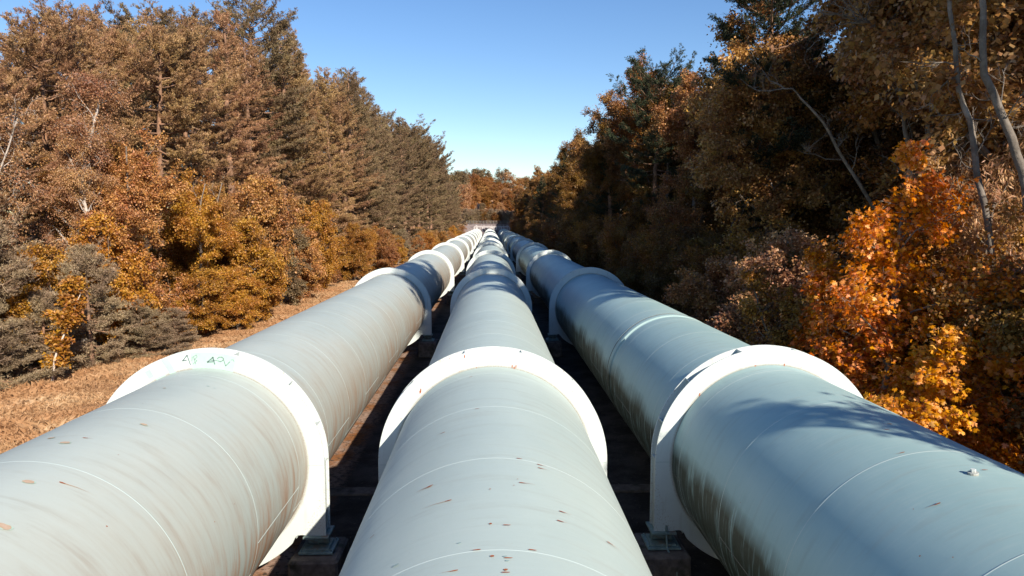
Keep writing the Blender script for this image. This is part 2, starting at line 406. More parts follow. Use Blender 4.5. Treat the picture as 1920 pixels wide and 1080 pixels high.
def barrel(side, seam_off, marks, joint=None):
    sides = 144
    prof = []      # (y, dr, material of the band that starts here)
    y = -14.0
    seams = [seam_off + 2.4 * k for k in range(-11, 120) if -13 < seam_off + 2.4 * k < YEND - 1]
    last = -14.0; prof.append((last, 0, 0))
    rr = random.Random(hash(side) % 1 + len(side))
    ev = []
    for s_ in seams: ev.append((s_, 'w'))
    if joint: ev.append((joint, 'j'))
    ev.sort()
    for s_, kd in ev:
        if s_ < last + .3: continue
        if s_ < 60:
            for k in range(1, 3): prof.append((last + (s_ - last) * k / 3, rr.uniform(-.0025, .0025), 0))
        if kd == 'w':
            w_ = .008 if s_ < 60 else .015
            prof += [(s_ - .05, 0, 0), (s_ - w_ - .004, 0, 0), (s_ - w_, 0, 1), (s_ - w_ * .45, .003, 1), (s_ + w_ * .45, .003, 1), (s_ + w_, 0, 0), (s_ + w_ + .004, 0, 0), (s_ + .05, 0, 0)]
        else:
            prof += [(s_ - .36, 0, 0), (s_ - .305, 0, 0), (s_ - .30, 0, 0), (s_ - .28, .008, 0), (s_ - .02, .010, 2), (s_, .004, 2), (s_ + .035, .004, 2), (s_ + .04, .014, 0), (s_ + .13, .014, 0), (s_ + .15, 0, 0), (s_ + .155, 0, 0), (s_ + .2, 0, 0)]
        last = s_ + .2
    prof.append((YEND, 0, 0))
    P = np.array([(a, b_) for a, b_, _ in prof]); n = len(P)
    a = np.arange(sides) * 2 * math.pi / sides
    rad = RP + P[:, 1]
    V = np.stack([rad[:, None] * np.sin(a)[None, :], np.repeat(P[:, 0][:, None], sides, 1), rad[:, None] * np.cos(a)[None, :]], -1).reshape(-1, 3)
    i = np.arange(n - 1)[:, None] * sides; j = np.arange(sides)[None, :]; k = (j + 1) % sides
    Q = np.stack([i + j, i + k, i + sides + k, i + sides + j], -1).reshape(-1, 4)
    mi = np.repeat(np.array([m for _, _, m in prof[:-1]]), sides)
    b = MB(); b.add(V, Q); b.qm = list(mi)
    # staggered longitudinal plate seams, low on both flanks
    for q, s_ in enumerate(seams):
        if s_ > 150: break
        for sg in (-1, 1):
            th = sg * (R(112) if (q + (sg > 0)) % 2 else R(97))
            y0, y1 = s_ + .01, s_ + 2.39
            w_ = .010; r1 = RP + .006
            V = [(math.sin(th + e * w_ / RP) * rz, yy, math.cos(th + e * w_ / RP) * rz) for yy in (y0, y1) for e, rz in ((-1, RP - .002), (-.4, r1), (.4, r1), (1, RP - .002))]
            b.add(V, [(0, 1, 5, 4), (1, 2, 6, 5), (2, 3, 7, 6)], m=2 if sg < 0 else 1)
    # marks: (pixel x, pixel y, kind, size)
    cx = PX[side]
    for mk in marks:
        r_ = on_pipe(mk[0], mk[1], cx)
        if r_ is None: continue
        y0, th0 = r_; sg = 1 if th0 >= 0 else -1
        rr2 = random.Random(int(mk[0] * 7 + mk[1])); rs = RP + .009
        def pt(dy, ds, r_off=0): th = th0 + ds / RP; return (math.sin(th) * (rs + r_off), y0 + dy, math.cos(th) * (rs + r_off))
        if mk[2] == 's':      # rust chip with a run below it
            L = mk[3] * .8; hw = .008 + .014 * L
            ring = [(-hw, 0), (-hw * .6, -.02 * sg), (hw * .7, -.018 * sg), (hw, .005 * sg), (hw * .6, .05 * sg), (-hw * .5, .045 * sg)]
            b.add([pt(p[0], p[1], .001) for p in ring], [(0, 1, 2, 3), (0, 3, 4, 5)], m=3)
            sl = rr2.uniform(.05, .16) * L
            b.add([pt(-hw * .7, .02 * sg), pt(hw * .7, .02 * sg), pt(hw * .5 + sl * .5, L * .5 * sg), pt(-hw * .1 + sl * .5, L * .5 * sg), pt(sl + hw * .2, L * sg)],
                  [(0, 1, 2, 3)], [(3, 2, 4)], m=4)
        elif mk[2] == 'd':    # dot
            s_ = mk[3] * .75; ring = [(s_ * rr2.uniform(.6, 1) * math.cos(q * 1.05), s_ * rr2.uniform(.6, 1) * math.sin(q * 1.05)) for q in range(6)]
            b.add([pt(*p) for p in ring], [(0, 1, 2, 3), (0, 3, 4, 5)], m=3)
        elif mk[2] in 'pg':    # bare patch (p) or touch-up (g)
            s_ = mk[3] * .75; N = 14
            for f_, m_, o_ in (((1.12, 6, 0), (1, 5, .002)) if mk[2] == 'p' else ((1.0, 7, .0),)):
                ring = [(s_ * .75 * f_ * rr2.uniform(.75, 1.05) * math.cos(q * 2 * math.pi / N), s_ * 1.3 * f_ * rr2.uniform(.75, 1.05) * math.sin(q * 2 * math.pi / N)) for q in range(N)]
                b.add([pt(0, 0, o_)] + [pt(p[0], p[1], o_) for p in ring], T=[(0, 1 + q, 1 + (q + 1) % N) for q in range(N)], m=m_)
    me = b.data('barrel', [M['pipe_' + {'left': 'left', 'centre': 'mid', 'right': 'right'}[side]], M['weld'], M['seamdark'], M['rust'], M['rustlight'], M['chip'], M['mint'], M['mint_dark']], smooth=True)
    return me

def cz(x, y): return (640 + x / 2.348, 620 + y / 2.348)
def lz(x, y): return (x / 2.077, 560 + y / 2.077)
def rz_(x, y): return (1140 + x / 2.347, 620 + y / 2.347)
mk_c = [cz(452, 450) + ('s', .16), cz(398, 684) + ('s', .26), cz(390, 690) + ('s', .2), cz(478, 750) + ('s', .42), cz(655, 700) + ('d', .018), cz(790, 672) + ('s', .22),
        cz(778, 565) + ('s', .08), cz(868, 592) + ('s', .14), cz(872, 607) + ('s', .16), cz(966, 799) + ('s', .16), cz(957, 840) + ('s', .14), cz(658, 853) + ('d', .025), cz(722, 859) + ('s', .06),
        cz(604, 968) + ('s', .1), cz(665, 996) + ('d', .034), cz(728, 1004) + ('s', .06), cz(834, 968) + ('s', .08), cz(724, 1056) + ('d', .03), cz(716, 1068) + ('s', .05), cz(504, 1060) + ('s', .18),
        cz(1175, 935) + ('s', .22), cz(573, 204) + ('s', .08), cz(602, 345) + ('s', .07), cz(776, 656) + ('d', .012), cz(760, 684) + ('d', .012), cz(520, 938) + ('g', .02), cz(721, 997) + ('g', .02),
        cz(731, 1016) + ('g', .02), cz(241, 1036) + ('g', .035), cz(142, 905) + ('s', .1)]
mk_l = [lz(560, 492) + ('p', .06), lz(200, 545) + ('p', .05), lz(253, 563) + ('p', .075), lz(110, 716) + ('p', .075), lz(15, 890) + ('p', .09), lz(237, 718) + ('s', .42), lz(328, 544) + ('s', .14), lz(490, 375) + ('s', .1),
        lz(556, 409) + ('d', .012), lz(460, 610) + ('d', .012), lz(414, 888) + ('d', .016), lz(834, 870) + ('d', .014), lz(910, 800) + ('d', .012), lz(810, 342) + ('g', .03), lz(835, 350) + ('g', .02), lz(690, 302) + ('g', .02), lz(640, 350) + ('p', .03)]
mk_r = [rz_(1236, 412) + ('s', .05), rz_(1244, 414) + ('d', .02), rz_(1300, 538) + ('s', .14), rz_(1457, 763) + ('s', .2), rz_(1653, 615) + ('s', .06), rz_(1345, 788) + ('d', .012), rz_(1232, 437) + ('s', .05), rz_(1374, 994) + ('d', .015),
        rz_(1520, 1000) + ('d', .012), rz_(586, 757) + ('d', .014)]

# ring girder: two plates joined by radial gussets, with legs on both sides
def outer(th):
    """radius of the plate's outer edge, th in degrees from the +x axis (counter-clockwise, z up)"""
    a = th % 360
    if a > 180 and a > 270: a2 = 360 - a
    elif a > 180: a2 = a - 180
    else: return RO
    if a2 <= 32.6: return RO / math.cos(R(a2))
    if a2 <= 37.4: return 1.43 / math.sin(R(a2))
    if a2 <= 41.5: return 2.354 + (2.19 - 2.354) * math.sin((a2 - 37.4) / 4.1 * math.pi / 2) ** .8
    if a2 <= 45: return 2.19 + (RO - 2.19) * (a2 - 41.5) / 3.5
    return RO

def ring_mesh():
    b = MB()
    angs = sorted(set(list(np.arange(0, 360, 2.0)) + [360 - x for x in (32.6, 37.4, 38.2, 39, 40.2, 41.5, 45)] + [180 + x for x in (32.6, 37.4, 38.2, 39, 40.2, 41.5, 45)]))
    n = len(angs); ca = np.cos(np.radians(angs)); sa = np.sin(np.radians(angs)); ro = np.array([outer(a) for a in angs]); ri = np.full(n, RP - .01)
    def ann(y0, y1, ri, ro, m=0):
        V = []
        for (r_, y_) in ((ri, y0), (ro - .004, y0), (ro, y0 + .004), (ro, y1 - .004), (ro - .004, y1), (ri, y1)):
            V.append(np.stack([r_ * ca, np.full(n, y_), r_ * sa], -1))
        V = np.concatenate(V); Q = []
        for L in range(5):
            for i in range(n): j = (i + 1) % n; Q.append((L * n + i, L * n + n + i, L * n + n + j, L * n + j))
        b.add(V, Q, m=m)
    ann(0, .036, ri, ro); ann(.364, .40, ri, ro)
    # inset closing plate along the legs below the axis
    for sgn in (1, -1):
        idx = [math.radians(x) for x in np.linspace(-1, -32.5, 12)]
        V = []
        for y_ in (.036, .364):
            for a in idx: V.append(((RO - .045) * sgn, y_, math.tan(a) * (RO - .045)))
        m_ = len(idx); Q = [(i, i + 1, m_ + i + 1, m_ + i) for i in range(m_ - 1)]
        b.add(V, Q)
        b.box((2.06 * sgn, .2, -1.40), (.28, .32, .04))
    # gussets
    for g in (75.5, 104.5, 45, 135, 20, 160, 0.5, 179.5, 222, 250, 290, 318):
        r0, r1 = RP, RO - .006; c_, s_ = math.cos(R(g)), math.sin(R(g)); rm = (r0 + r1) / 2
        V = []
        for y_ in (.036, .364):
            for r_ in (r0, r1):
                for e in (-.009, .009): V.append((r_ * c_ - e * s_, y_, r_ * s_ + e * c_))
        b.add(V, [(0, 2, 6, 4), (1, 5, 7, 3), (2, 3, 7, 6)])
    # horizontal butt joint of the plate at axis height
    for sgn in (1, -1): b.box((sgn * (RP + RO) / 2, -.001, -.02), (RO - RP - .03, .004, .007), m=1)
    return b.data('support_ring', [M['ring'], M['mint_dark']])
RING = ring_mesh()

def bearing_mesh():
    b = MB(); z0 = -1.43
    b.box((0, .2, z0 - .022), (.50, .56, .044), bev=.006)
    b.box((0, .2, z0 - .075), (.36, .34, .06), bev=.01)
    # rocker roll, lying along x
    x = np.linspace(-.19, .19, 2); V = []
    P = [(-.20, .2, z0 - .165), (-.012, .2, z0 - .165)]; b.tube(P, .085, 20, cap=True)
    P = [(.012, .2, z0 - .165), (.20, .2, z0 - .165)]; b.tube(P, .085, 20, cap=True)
    b.tube([(-.012, .2, z0 - .165), (.012, .2, z0 - .165)], .06, 14)
    b.box((0, .2, z0 - .265), (.50, .50, .045), bev=.006)
    b.box((0, .2, z0 - .31), (.66, .66, .045), bev=.006)
    for i in (-1, 1):
        for j in (-1, 1):
            P = [(i * .285, .2 + j * .27, z0 - .29), (i * .285, .2 + j * .27, z0 - .25)]; b.tube(P, .018, 6, cap=True)
    return b.data('bearing', [M['bearing']])
BEAR = bearing_mesh()

def pedestal_mesh():
    b = MB(); b.box((0, 0, .425), (.95, 1.15, .85), bev=.05)
    return b.data('concrete_footing', [M['concrete_block']])
PED = pedestal_mesh()

ORD = ['nearest', 'second', 'third', 'fourth', 'fifth', 'sixth', 'seventh', 'eighth', 'ninth', 'tenth', 'eleventh', 'twelfth', 'thirteenth', 'fourteenth', 'fifteenth', 'sixteenth', 'seventeenth', 'eighteenth', 'nineteenth', 'twentieth']
TENS = {2: 'twenty', 3: 'thirty', 4: 'forty', 5: 'fifty', 6: 'sixty', 7: 'seventy', 8: 'eighty', 9: 'ninety'}
def nth(i):
    if i < 20: return ORD[i]
    n = i + 1; t_, u = divmod(n, 10)
    return TENS[t_][:-1] + 'ieth' if u == 0 else TENS[t_] + '-' + ['', 'first'] [1] if u == 1 else (TENS[t_] + '-' + ORD[u - 1] if u else TENS[t_][:-1] + 'ieth')

pipe_lab = {'left': 'huge pale grey pipe on the left with brown dirt streaks, beside dry grass',
            'centre': 'huge clean pale grey pipe in the middle, straight below the viewer, with small rust chips',
            'right': 'huge blue-grey pipe on the right, mostly in shadow, beside the orange maple'}
pipes = {}
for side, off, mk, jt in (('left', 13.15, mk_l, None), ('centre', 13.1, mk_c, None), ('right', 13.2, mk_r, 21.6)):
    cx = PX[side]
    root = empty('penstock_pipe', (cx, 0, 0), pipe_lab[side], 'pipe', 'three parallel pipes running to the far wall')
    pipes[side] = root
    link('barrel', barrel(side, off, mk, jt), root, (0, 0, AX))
    for k in range(NR):
        y = D1 + DS * k
        if y > YEND - .6: break
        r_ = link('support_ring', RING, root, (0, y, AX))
        if y < 200:
            for sx in (-1, 1): link('bearing', BEAR, r_, (sx * 2.05, 0, 0))
        if y < 120:
            for sx, w_ in ((-1, 'left'), (1, 'right')):
                f = link('concrete_footing', PED, None, (cx + sx * 2.05, y + .2, .02))
                f.rotation_euler = (0, 0, R(180 * ((k + (sx > 0)) % 2)))
                tag(f, 'mossy concrete block under %s foot of %s ring, %s pipe' % (w_, nth(k), {'centre': 'middle'}.get(side, side)), 'concrete block', 'concrete blocks carrying the pipe rings')

# paint patches and graffiti on the nearest ring of the left pipe
def gx(x, y): return (180 + x / 6.857, 640 + y / 6.857)
b = MB(); cx = PX['left']
def fpt(p, off=-.0035): X, Z = on_face(*gx(*p), cx); return (X, D1 + off, Z)
def polar_patch(p0, p1, r0=1.905, r1=2.215, skew=0, off=-.003):
    X0, Z0 = on_face(*gx(*p0), cx); X1, Z1 = on_face(*gx(*p1), cx)
    a0, a1 = math.atan2(Z0, X0), math.atan2(Z1, X1); n = 10; V = []
    for i in range(n + 1):
        a = a0 + (a1 - a0) * i / n
        V += [(r0 * math.cos(a + skew), D1 + off, r0 * math.sin(a + skew)), (r1 * math.cos(a), D1 + off, r1 * math.sin(a))]
    b.add(V, [(2 * i, 2 * i + 1, 2 * i + 3, 2 * i + 2) for i in range(n)])
polar_patch((1225, 250), (1780, 330)); polar_patch((858, 300), (950, 290), skew=-.03); polar_patch((598, 360), (688, 350), 1.99, 2.15)
polar_patch((720, 400), (870, 380), 1.905, 1.94)
b.build('paint_patch', M['mint'], pipes['left'], (0, 0, AX))
b = MB()
def stroke(pts, wd=.010):
    P = [np.array(fpt(p, -.006)) for p in pts]
    for p, q in zip(P[:-1], P[1:]):
        d = q - p; L = np.linalg.norm(d); nrm = np.array([-d[2], 0, d[0]]) / L * wd; e = d / L * wd * .6
        b.add([p - nrm - e, p + nrm - e, q + nrm + e, q - nrm + e], [(0, 1, 2, 3)])
stroke([(1165, 243), (1115, 250), (1172, 178), (1216, 300)])
stroke([(1240, 200), (1232, 255)], .005); stroke([(1250, 290), (1300, 250), (1262, 225), (1255, 195), (1290, 175), (1302, 200), (1262, 235), (1285, 290)], .004)
b.build('graffiti', M['ink'], pipes['left'], (0, 0, AX)); b = MB()
stroke([(1505, 262), (1435, 266), (1505, 205), (1527, 292)], .012); stroke([(1480, 243), (1560, 246)], .006)
stroke([(1562, 222), (1585, 203), (1618, 202), (1640, 222), (1632, 246), (1600, 262), (1570, 250)], .007)
stroke([(1642, 236), (1668, 316), (1722, 262)], .007); stroke([(1735, 240), (1765, 236), (1776, 262)], .004)
b.build('graffiti', M['ink'], pipes['left'], (0, 0, AX))
# rust runs on the ring faces
def drips(side, pts, conv):
    cx = PX[side]
    for x, y, L in pts:
        b = MB()
        X, Z = on_face(*conv(x, y), cx); w_ = .006 + .006 * (L > .05)
        b.add([(X - w_, D1 - .004, Z), (X + w_, D1 - .004, Z + .004), (X + w_ * .8, D1 - .004, Z - L * .6), (X - w_ * .5, D1 - .004, Z - L)], [(0, 1, 2, 3)])
        b.build('rust_run', M['rust'], pipes[side], (0, 0, AX))
drips('centre', [(542, 108, .07), (594, 160, .05), (752, 152, .06), (761, 158, .08), (769, 152, .07), (350, 255, .10), (346, 264, .07), (263, 384, .05), (478, 120, .03), (998, 252, .02), (1018, 266, .02), (520, 180, .015), (1072, 282, .015)], cz)
drips('right', [(598, 122, .03), (648, 152, .09), (634, 162, .05), (776, 145, .08), (403, 275, .12), (850, 158, .03), (410, 300, .03), (956, 190, .02)], rz_)
# drain tube at the left foot of the nearest right ring
b = MB()
P = [(-2.0, D1 - .04, -1.30), (-2.0, D1 - .05, -1.5), (-1.99, D1 - .12, -1.75), (-1.93, D1 - .28, -1.86), (-1.86, D1 - .36, -2.1), (-1.85, D1 - .37, -2.6)]
b.tube(P, .022, 8); b.build('drain_tube', M['bearing'], pipes['right'], (0, 0, AX), smooth=True)
# small capped stub on top of the right pipe
r_ = on_pipe(*rz_(1607, 632), PX['right']); yy, th = r_
b = MB(); n_ = np.array([math.sin(th), 0, math.cos(th)])
b.tube([n_ * 1.895 + (0, yy, 0), n_ * 1.925 + (0, yy, 0)], .055, 12, cap=True); b.tube([n_ * 1.92 + (0, yy, 0), n_ * 1.96 + (0, yy, 0)], .028, 6, cap=True)
b.build('plug', M['ring'], pipes['right'], (0, 0, AX))

# cross strip of paler concrete on the bed
for k in range(9):
    y = 19.1 + DS * k
    b = MB(); b.box((0, y, .03), (17.0, .5, .10), bev=.02)
    tag(b.build('concrete_sill', M['concrete_block']), 'low concrete strip across the bed beneath the pipes, %s from the viewer' % nth(k), 'concrete strip', 'concrete strips across the bed')

# ------------------------------------------------------------------ end wall with railing
wall = empty('retaining_wall', (0, YEND, 0), 'pinkish grey concrete wall where the three pipes end, streaked with white paint', 'wall')
b = MB(); b.box((0, .6, 3.25), (19.6, 1.2, 6.9), bev=.03); b.build('wall_face', M['concrete_wall'], wall)
b = MB(); b.box((-10.3, -.6, 3.0), (1.6, 2.2, 6.4), bev=.03); b.build('wing_wall', M['concrete_wall'], wall)
b = MB(); b.box((0, .55, 6.80), (20.2, 1.5, .22), bev=.02); b.build('coping', M['concrete_wall'], wall)
b = MB(); rr = random.Random(5)
b.box((.6, -.006, 5.62), (14.5, .012, .34))
x = -6.6
while x < 8:
    w_ = rr.uniform(.08, .55); h = rr.uniform(.2, 2.0); b.box((x, -.012, 5.45 - h / 2), (w_, .01, h)); x += w_ + rr.uniform(.15, .9)
for _ in range(22):
    b.box((rr.uniform(-8, 8), -.018, rr.uniform(5.8, 6.5)), (rr.uniform(.05, .5), .01, rr.uniform(.04, .3)))
b.build('white_paint', M['white_paint'], wall)
rail = empty('railing', (0, YEND + .3, 6.9), 'thin metal railing along the top of the far wall', 'railing')
for i in range(15):
    b = MB(); b.tube([(-9.8 + i * 1.4, 0, 0), (-9.8 + i * 1.4, 0, 1.15)], .035, 6, cap=True); b.build('post', M['galv'], rail)
for z in (.4, .78, 1.15):
    b = MB(); b.tube([(-9.8, 0, z), (9.8, 0, z)], .03, 6, cap=True); b.build('rail', M['galv'], rail)

#TREES
# ------------------------------------------------------------------ vegetation generators
def unit(v): return v / (np.linalg.norm(v, axis=-1, keepdims=True) + 1e-9)

def quads_at(P, D, N, L, W, fold=0.0):
    """thin leaf quads: base P, along D, across D x N"""
    S_ = unit(np.cross(D, N)); L = L[:, None]; W = W[:, None]
    a = P; b_ = P + D * L * .45 + S_ * W * .5; c = P + D * L; d = P + D * L * .45 - S_ * W * .5
    V = np.stack([a, b_, c, d], 1).reshape(-1, 3)
    return V, np.arange(len(V)).reshape(-1, 4)

def crown_mesh(name, V, Q, mat, r, T=None, rt=None):
    fs = [Q]; at = [r]
    return mesh(name, V, fs, mat, attr=np.concatenate(at))

def pine(seed, H, base=.3, spread=3.6, shape='broad', n_whorl=.55, tufts=85000, needle=.17, wid=.042, dead=True):
    """returns trunk mesh, crown mesh data"""
    r = np.random.RandomState(seed); mb = MB()
    nz = 14; zz = np.linspace(0, 1, nz); lean = r.randn(2) * .02 * H
    wob = np.cumsum(r.randn(nz, 2) * .06, 0) * H / 20
    TP = np.stack([lean[0] * zz ** 2 + wob[:, 0], lean[1] * zz ** 2 + wob[:, 1], zz * H], -1); TP[0, :2] = 0
    R0 = .017 * H
    mb.tube(TP, R0 * (1 - zz) ** .8 + .025, 8)
    def tp(h): return np.array([np.interp(h, zz, TP[:, i]) for i in range(3)])
    segP = []; segD = []; segW = []
    h = base * H
    while h < H * .985:
        u = (h / H - base) / (1 - base)
        if shape == 'broad': prof = (math.sin(min(1, u * 1.35 + .18) * math.pi * .5) if u < .6 else math.sqrt(max(0, 1 - ((u - .6) / .42) ** 2)) * .97 + .03)
        elif shape == 'cone': prof = (1 - u) ** .75 * .95 + .06
        else: prof = min(1, (u + .12) * 3) * (1 - u ** 2.2) + .10
        k = 3 + (r.rand() < .5)
        a0 = r.rand() * 6.28
        for q in range(k):
            if r.rand() < .16: continue
            az = a0 + q * 6.283 / k + r.randn() * .3
            L = spread * prof * r.uniform(.55, 1.15)
            up = np.interp(u, [0, .5, 1], [-.08, .18, .95]) + r.randn() * .10
            d = np.array([math.cos(az), math.sin(az), up]); d /= np.linalg.norm(d)
            n = 7; t_ = np.linspace(0, 1, n)
            P = tp(h / H) + d * L * t_[:, None]
            P[:, 2] += -.10 * L * np.sin(t_ * math.pi) + .12 * L * t_ ** 2
            P[1:, :2] += np.cumsum(r.randn(n - 1, 2) * .04 * L, 0)
            mb.tube(P, (.010 + .016 * L) * (1 - t_ * .85) * (.9 if L > 1 else .6), 4)
            # side twigs in a flat spray
            side = np.array([-math.sin(az), math.cos(az), 0])
            m = int(5 + L * 4.2)
            for tt in r.uniform(.28, 1.0, m):
                o = np.array([np.interp(tt, t_, P[:, i]) for i in range(3)])
                sg = r.choice([-1, 1]); ls = (.35 + .35 * L * (1 - tt * .75)) * r.uniform(.5, 1.1)
                dd = unit(d * r.uniform(.4, 1.) + side * sg * r.uniform(.3, 1.1) + np.array([0, 0, r.uniform(-.05, .38)]))
                segP.append(o); segD.append(dd * ls); segW.append(ls)
                if L > 1.4 and r.rand() < .35: mb.tube(np.stack([o, o + dd * ls * .7]), [.012, .006], 3)
        h += n_whorl * r.uniform(.6, 1.4) * (1 - .3 * u)
    if dead:      # bare broken stubs below the crown
        for _ in range(18):
            hh = r.uniform(.12, base + .1) * H; az = r.rand() * 6.28; L = r.uniform(.5, 2.0)
            t_ = np.linspace(0, 1, 4); P = tp(hh / H) + np.array([math.cos(az), math.sin(az), r.uniform(-.2, .3)]) * L * t_[:, None]; P[1:] += r.randn(3, 3) * .08 * L
            mb.tube(P, .028 * (1 - t_ * .8), 4)
    segP = np.array(segP); segD = np.array(segD); segW = np.array(segW)
    p = segW / segW.sum(); nt = tufts // 7
    idx = r.choice(len(segP), nt, p=p)
    t_ = r.beta(1.6, 1.0, nt)
    c = segP[idx] + segD[idx] * t_[:, None] + r.randn(nt, 3) * np.array([.10, .10, .06])
    ax = unit(unit(segD[idx]) + np.array([0, 0, .35]) + r.randn(nt, 3) * .35)
    k = 7
    Pn = np.repeat(c, k, 0) + np.repeat(ax, k, 0) * r.uniform(-.08, .10, (nt * k, 1))
    Dn = unit(np.repeat(ax, k, 0) * .9 + r.randn(nt * k, 3) * .62)
    Nn = unit(r.randn(nt * k, 3) + np.array([0, 0, .5]))
    L_ = needle * r.uniform(.6, 1.25, nt * k); W_ = wid * r.uniform(.7, 1.3, nt * k)
    V, Q = quads_at(Pn, Dn, Nn, L_, W_)
    rn = np.clip(np.repeat(r.rand(nt), k) * .55 + r.rand(nt * k) * .45, 0, 1)
    return mb.data('trunk', [M['bark_brown']], True), mesh('crown', V, [Q], M['needle'], attr=rn)

def broadleaf(seed, H, base=.2, spread=3.5, leaves=60000, leaf=.10, levels=3, upward=.55, bark='bark_grey', mat='leaf_orange', stems=1, droop=.25, sig=.30, gappy=.0, prof='oval', kids=1.0, clumpk=10):
    r = np.random.RandomState(seed); mb = MB(); tips = []
    def grow(P0, d, L, rad, lev):
        n = 6 if lev else 9
        t_ = np.linspace(0, 1, n); P = [P0]; dd = d.copy()
        for i in range(n - 1):
            dd = unit(dd + r.randn(3) * (.10 if lev == 0 else .20) + np.array([0, 0, .06 if lev < 2 else -droop * .35]))
            P.append(P[-1] + dd * L / (n - 1))
        P = np.array(P)
        mb.tube(P, np.maximum(rad * (1 - .75 * t_), .006), 7 if lev == 0 else (5 if lev == 1 else 3))
        if lev >= levels - 1: tips.append((P, L)); 
        if lev >= levels: return
        if lev == 0: m = int(kids * (8 + H * 1.1))
        else: m = int(kids * (4 + L * 1.4))
        for _ in range(m):
            u = r.uniform(base if lev == 0 else .2, 1.0)
            o = np.array([np.interp(u, t_, P[:, i]) for i in range(3)])
            az = r.rand() * 6.283
            if lev == 0:
                v = (u - base) / (1 - base)
                pr = {'oval': math.sin(math.pi * min(.97, v * .85 + .12)) ** .6, 'cone': (1 - v) ** .7 + .12, 'column': .55 + .45 * math.sin(math.pi * min(.97, v * .9 + .05))}[prof]
                Lc = spread * pr * r.uniform(.65, 1.12)
                d2 = unit(np.array([math.cos(az), math.sin(az), upward + .7 * v + r.randn() * .15]))
            else:
                Lc = L * r.uniform(.3, .6) * (1.15 - u * .4)
                d2 = unit(unit(P[-1] - P[0]) * .8 + unit(r.randn(3)) * .9)
            grow(o, d2, Lc, max(.006, rad * (1 - .75 * u) * (.5 if lev == 0 else .55)), lev + 1)
    for s_ in range(stems):
        d0 = np.array([0, 0, 1.]) if stems == 1 else unit(np.array([math.cos(s_ * 6.28 / stems), math.sin(s_ * 6.28 / stems), r.uniform(2.2, 4)]))
        grow(np.array([.12 * s_, 0, 0.]), d0, H * (1 if s_ == 0 else r.uniform(.7, .95)), .014 * H / max(1, stems ** .5), 0)
    w_ = np.array([L for _, L in tips]); p = w_ / w_.sum()
    if gappy: p *= (r.rand(len(p)) > gappy); p /= p.sum()
    nc = leaves // clumpk; idx = r.choice(len(tips), nc, p=p)
    PT = np.array([np.array([np.interp(np.linspace(0, 1, 6), np.linspace(0, 1, len(P)), P[:, i]) for i in range(3)]).T for P, _ in tips])
    u = r.beta(1.5, 1, nc) * 4.999; i0 = u.astype(int); f = (u - i0)[:, None]
    c = PT[idx, i0] * (1 - f) + PT[idx, i0 + 1] * f
    out_d = unit(PT[idx, 5] - PT[idx, 0])
    c = c + r.randn(nc, 3) * sig * .45
    k = clumpk; n = nc * k
    Pn = np.repeat(c, k, 0) + r.randn(n, 3) * np.array([sig, sig, sig * .55]) * .55
    Dn = unit(np.repeat(out_d, k, 0) * .4 + r.randn(n, 3) * .7 + np.array([0, 0, -droop]))
    Nn = unit(r.randn(n, 3) * .55 + np.array([0, 0, 1.]))
    L_ = leaf * r.uniform(.5, 1.45, n); W_ = L_ * r.uniform(.6, .85, n)
    V, Q = quads_at(Pn, Dn, Nn, L_, W_)
    rn = np.clip(np.repeat(r.rand(nc), k) * .45 + r.rand(n) * .55, 0, 1)
    return mb.data('trunk', [M[bark]], True), mesh('crown', V, [Q], M['leaf'], attr=rn), PT

# real lobed maple leaves for the trees close to the viewer
def maple_leaf_outline():
    pts = []
    for a, rr_ in ((-90, .06), (-62, .42), (-38, .50), (-22, .34), (-8, .62), (8, .86), (22, .55), (38, .38), (52, .62), (66, .95), (74, .78), (90, 1.0)):
        pts.append((rr_ * math.cos(R(a)), rr_ * math.sin(R(a))))
    pts += [(-x, y) for x, y in pts[-2:0:-1]]
    return np.array(pts)
ML = maple_leaf_outline()

def maple_leaves(P, D, N, size, r):
    n = len(P); S_ = unit(np.cross(D, N)); N2 = unit(np.cross(S_, D)); m = len(ML)
    X = ML[:, 0][None, :, None]; Y = (ML[:, 1] + .06)[None, :, None]; s = size[:, None, None]
    curl = r.uniform(.05, .55, n)[:, None, None]
    V = P[:, None, :] + s * (X * S_[:, None, :] + Y * D[:, None, :] - curl * (X ** 2 * .8 + Y ** 2 * .35) * N2[:, None, :])
    V = np.concatenate([P[:, None, :] + s * .25 * D[:, None, :], V], 1).reshape(-1, 3)
    j = np.arange(m); T = np.stack([np.zeros(m, int), 1 + j, 1 + (j + 1) % m], -1)
    T = (np.arange(n)[:, None, None] * (m + 1) + T[None]).reshape(-1, 3)
    return V, T, m

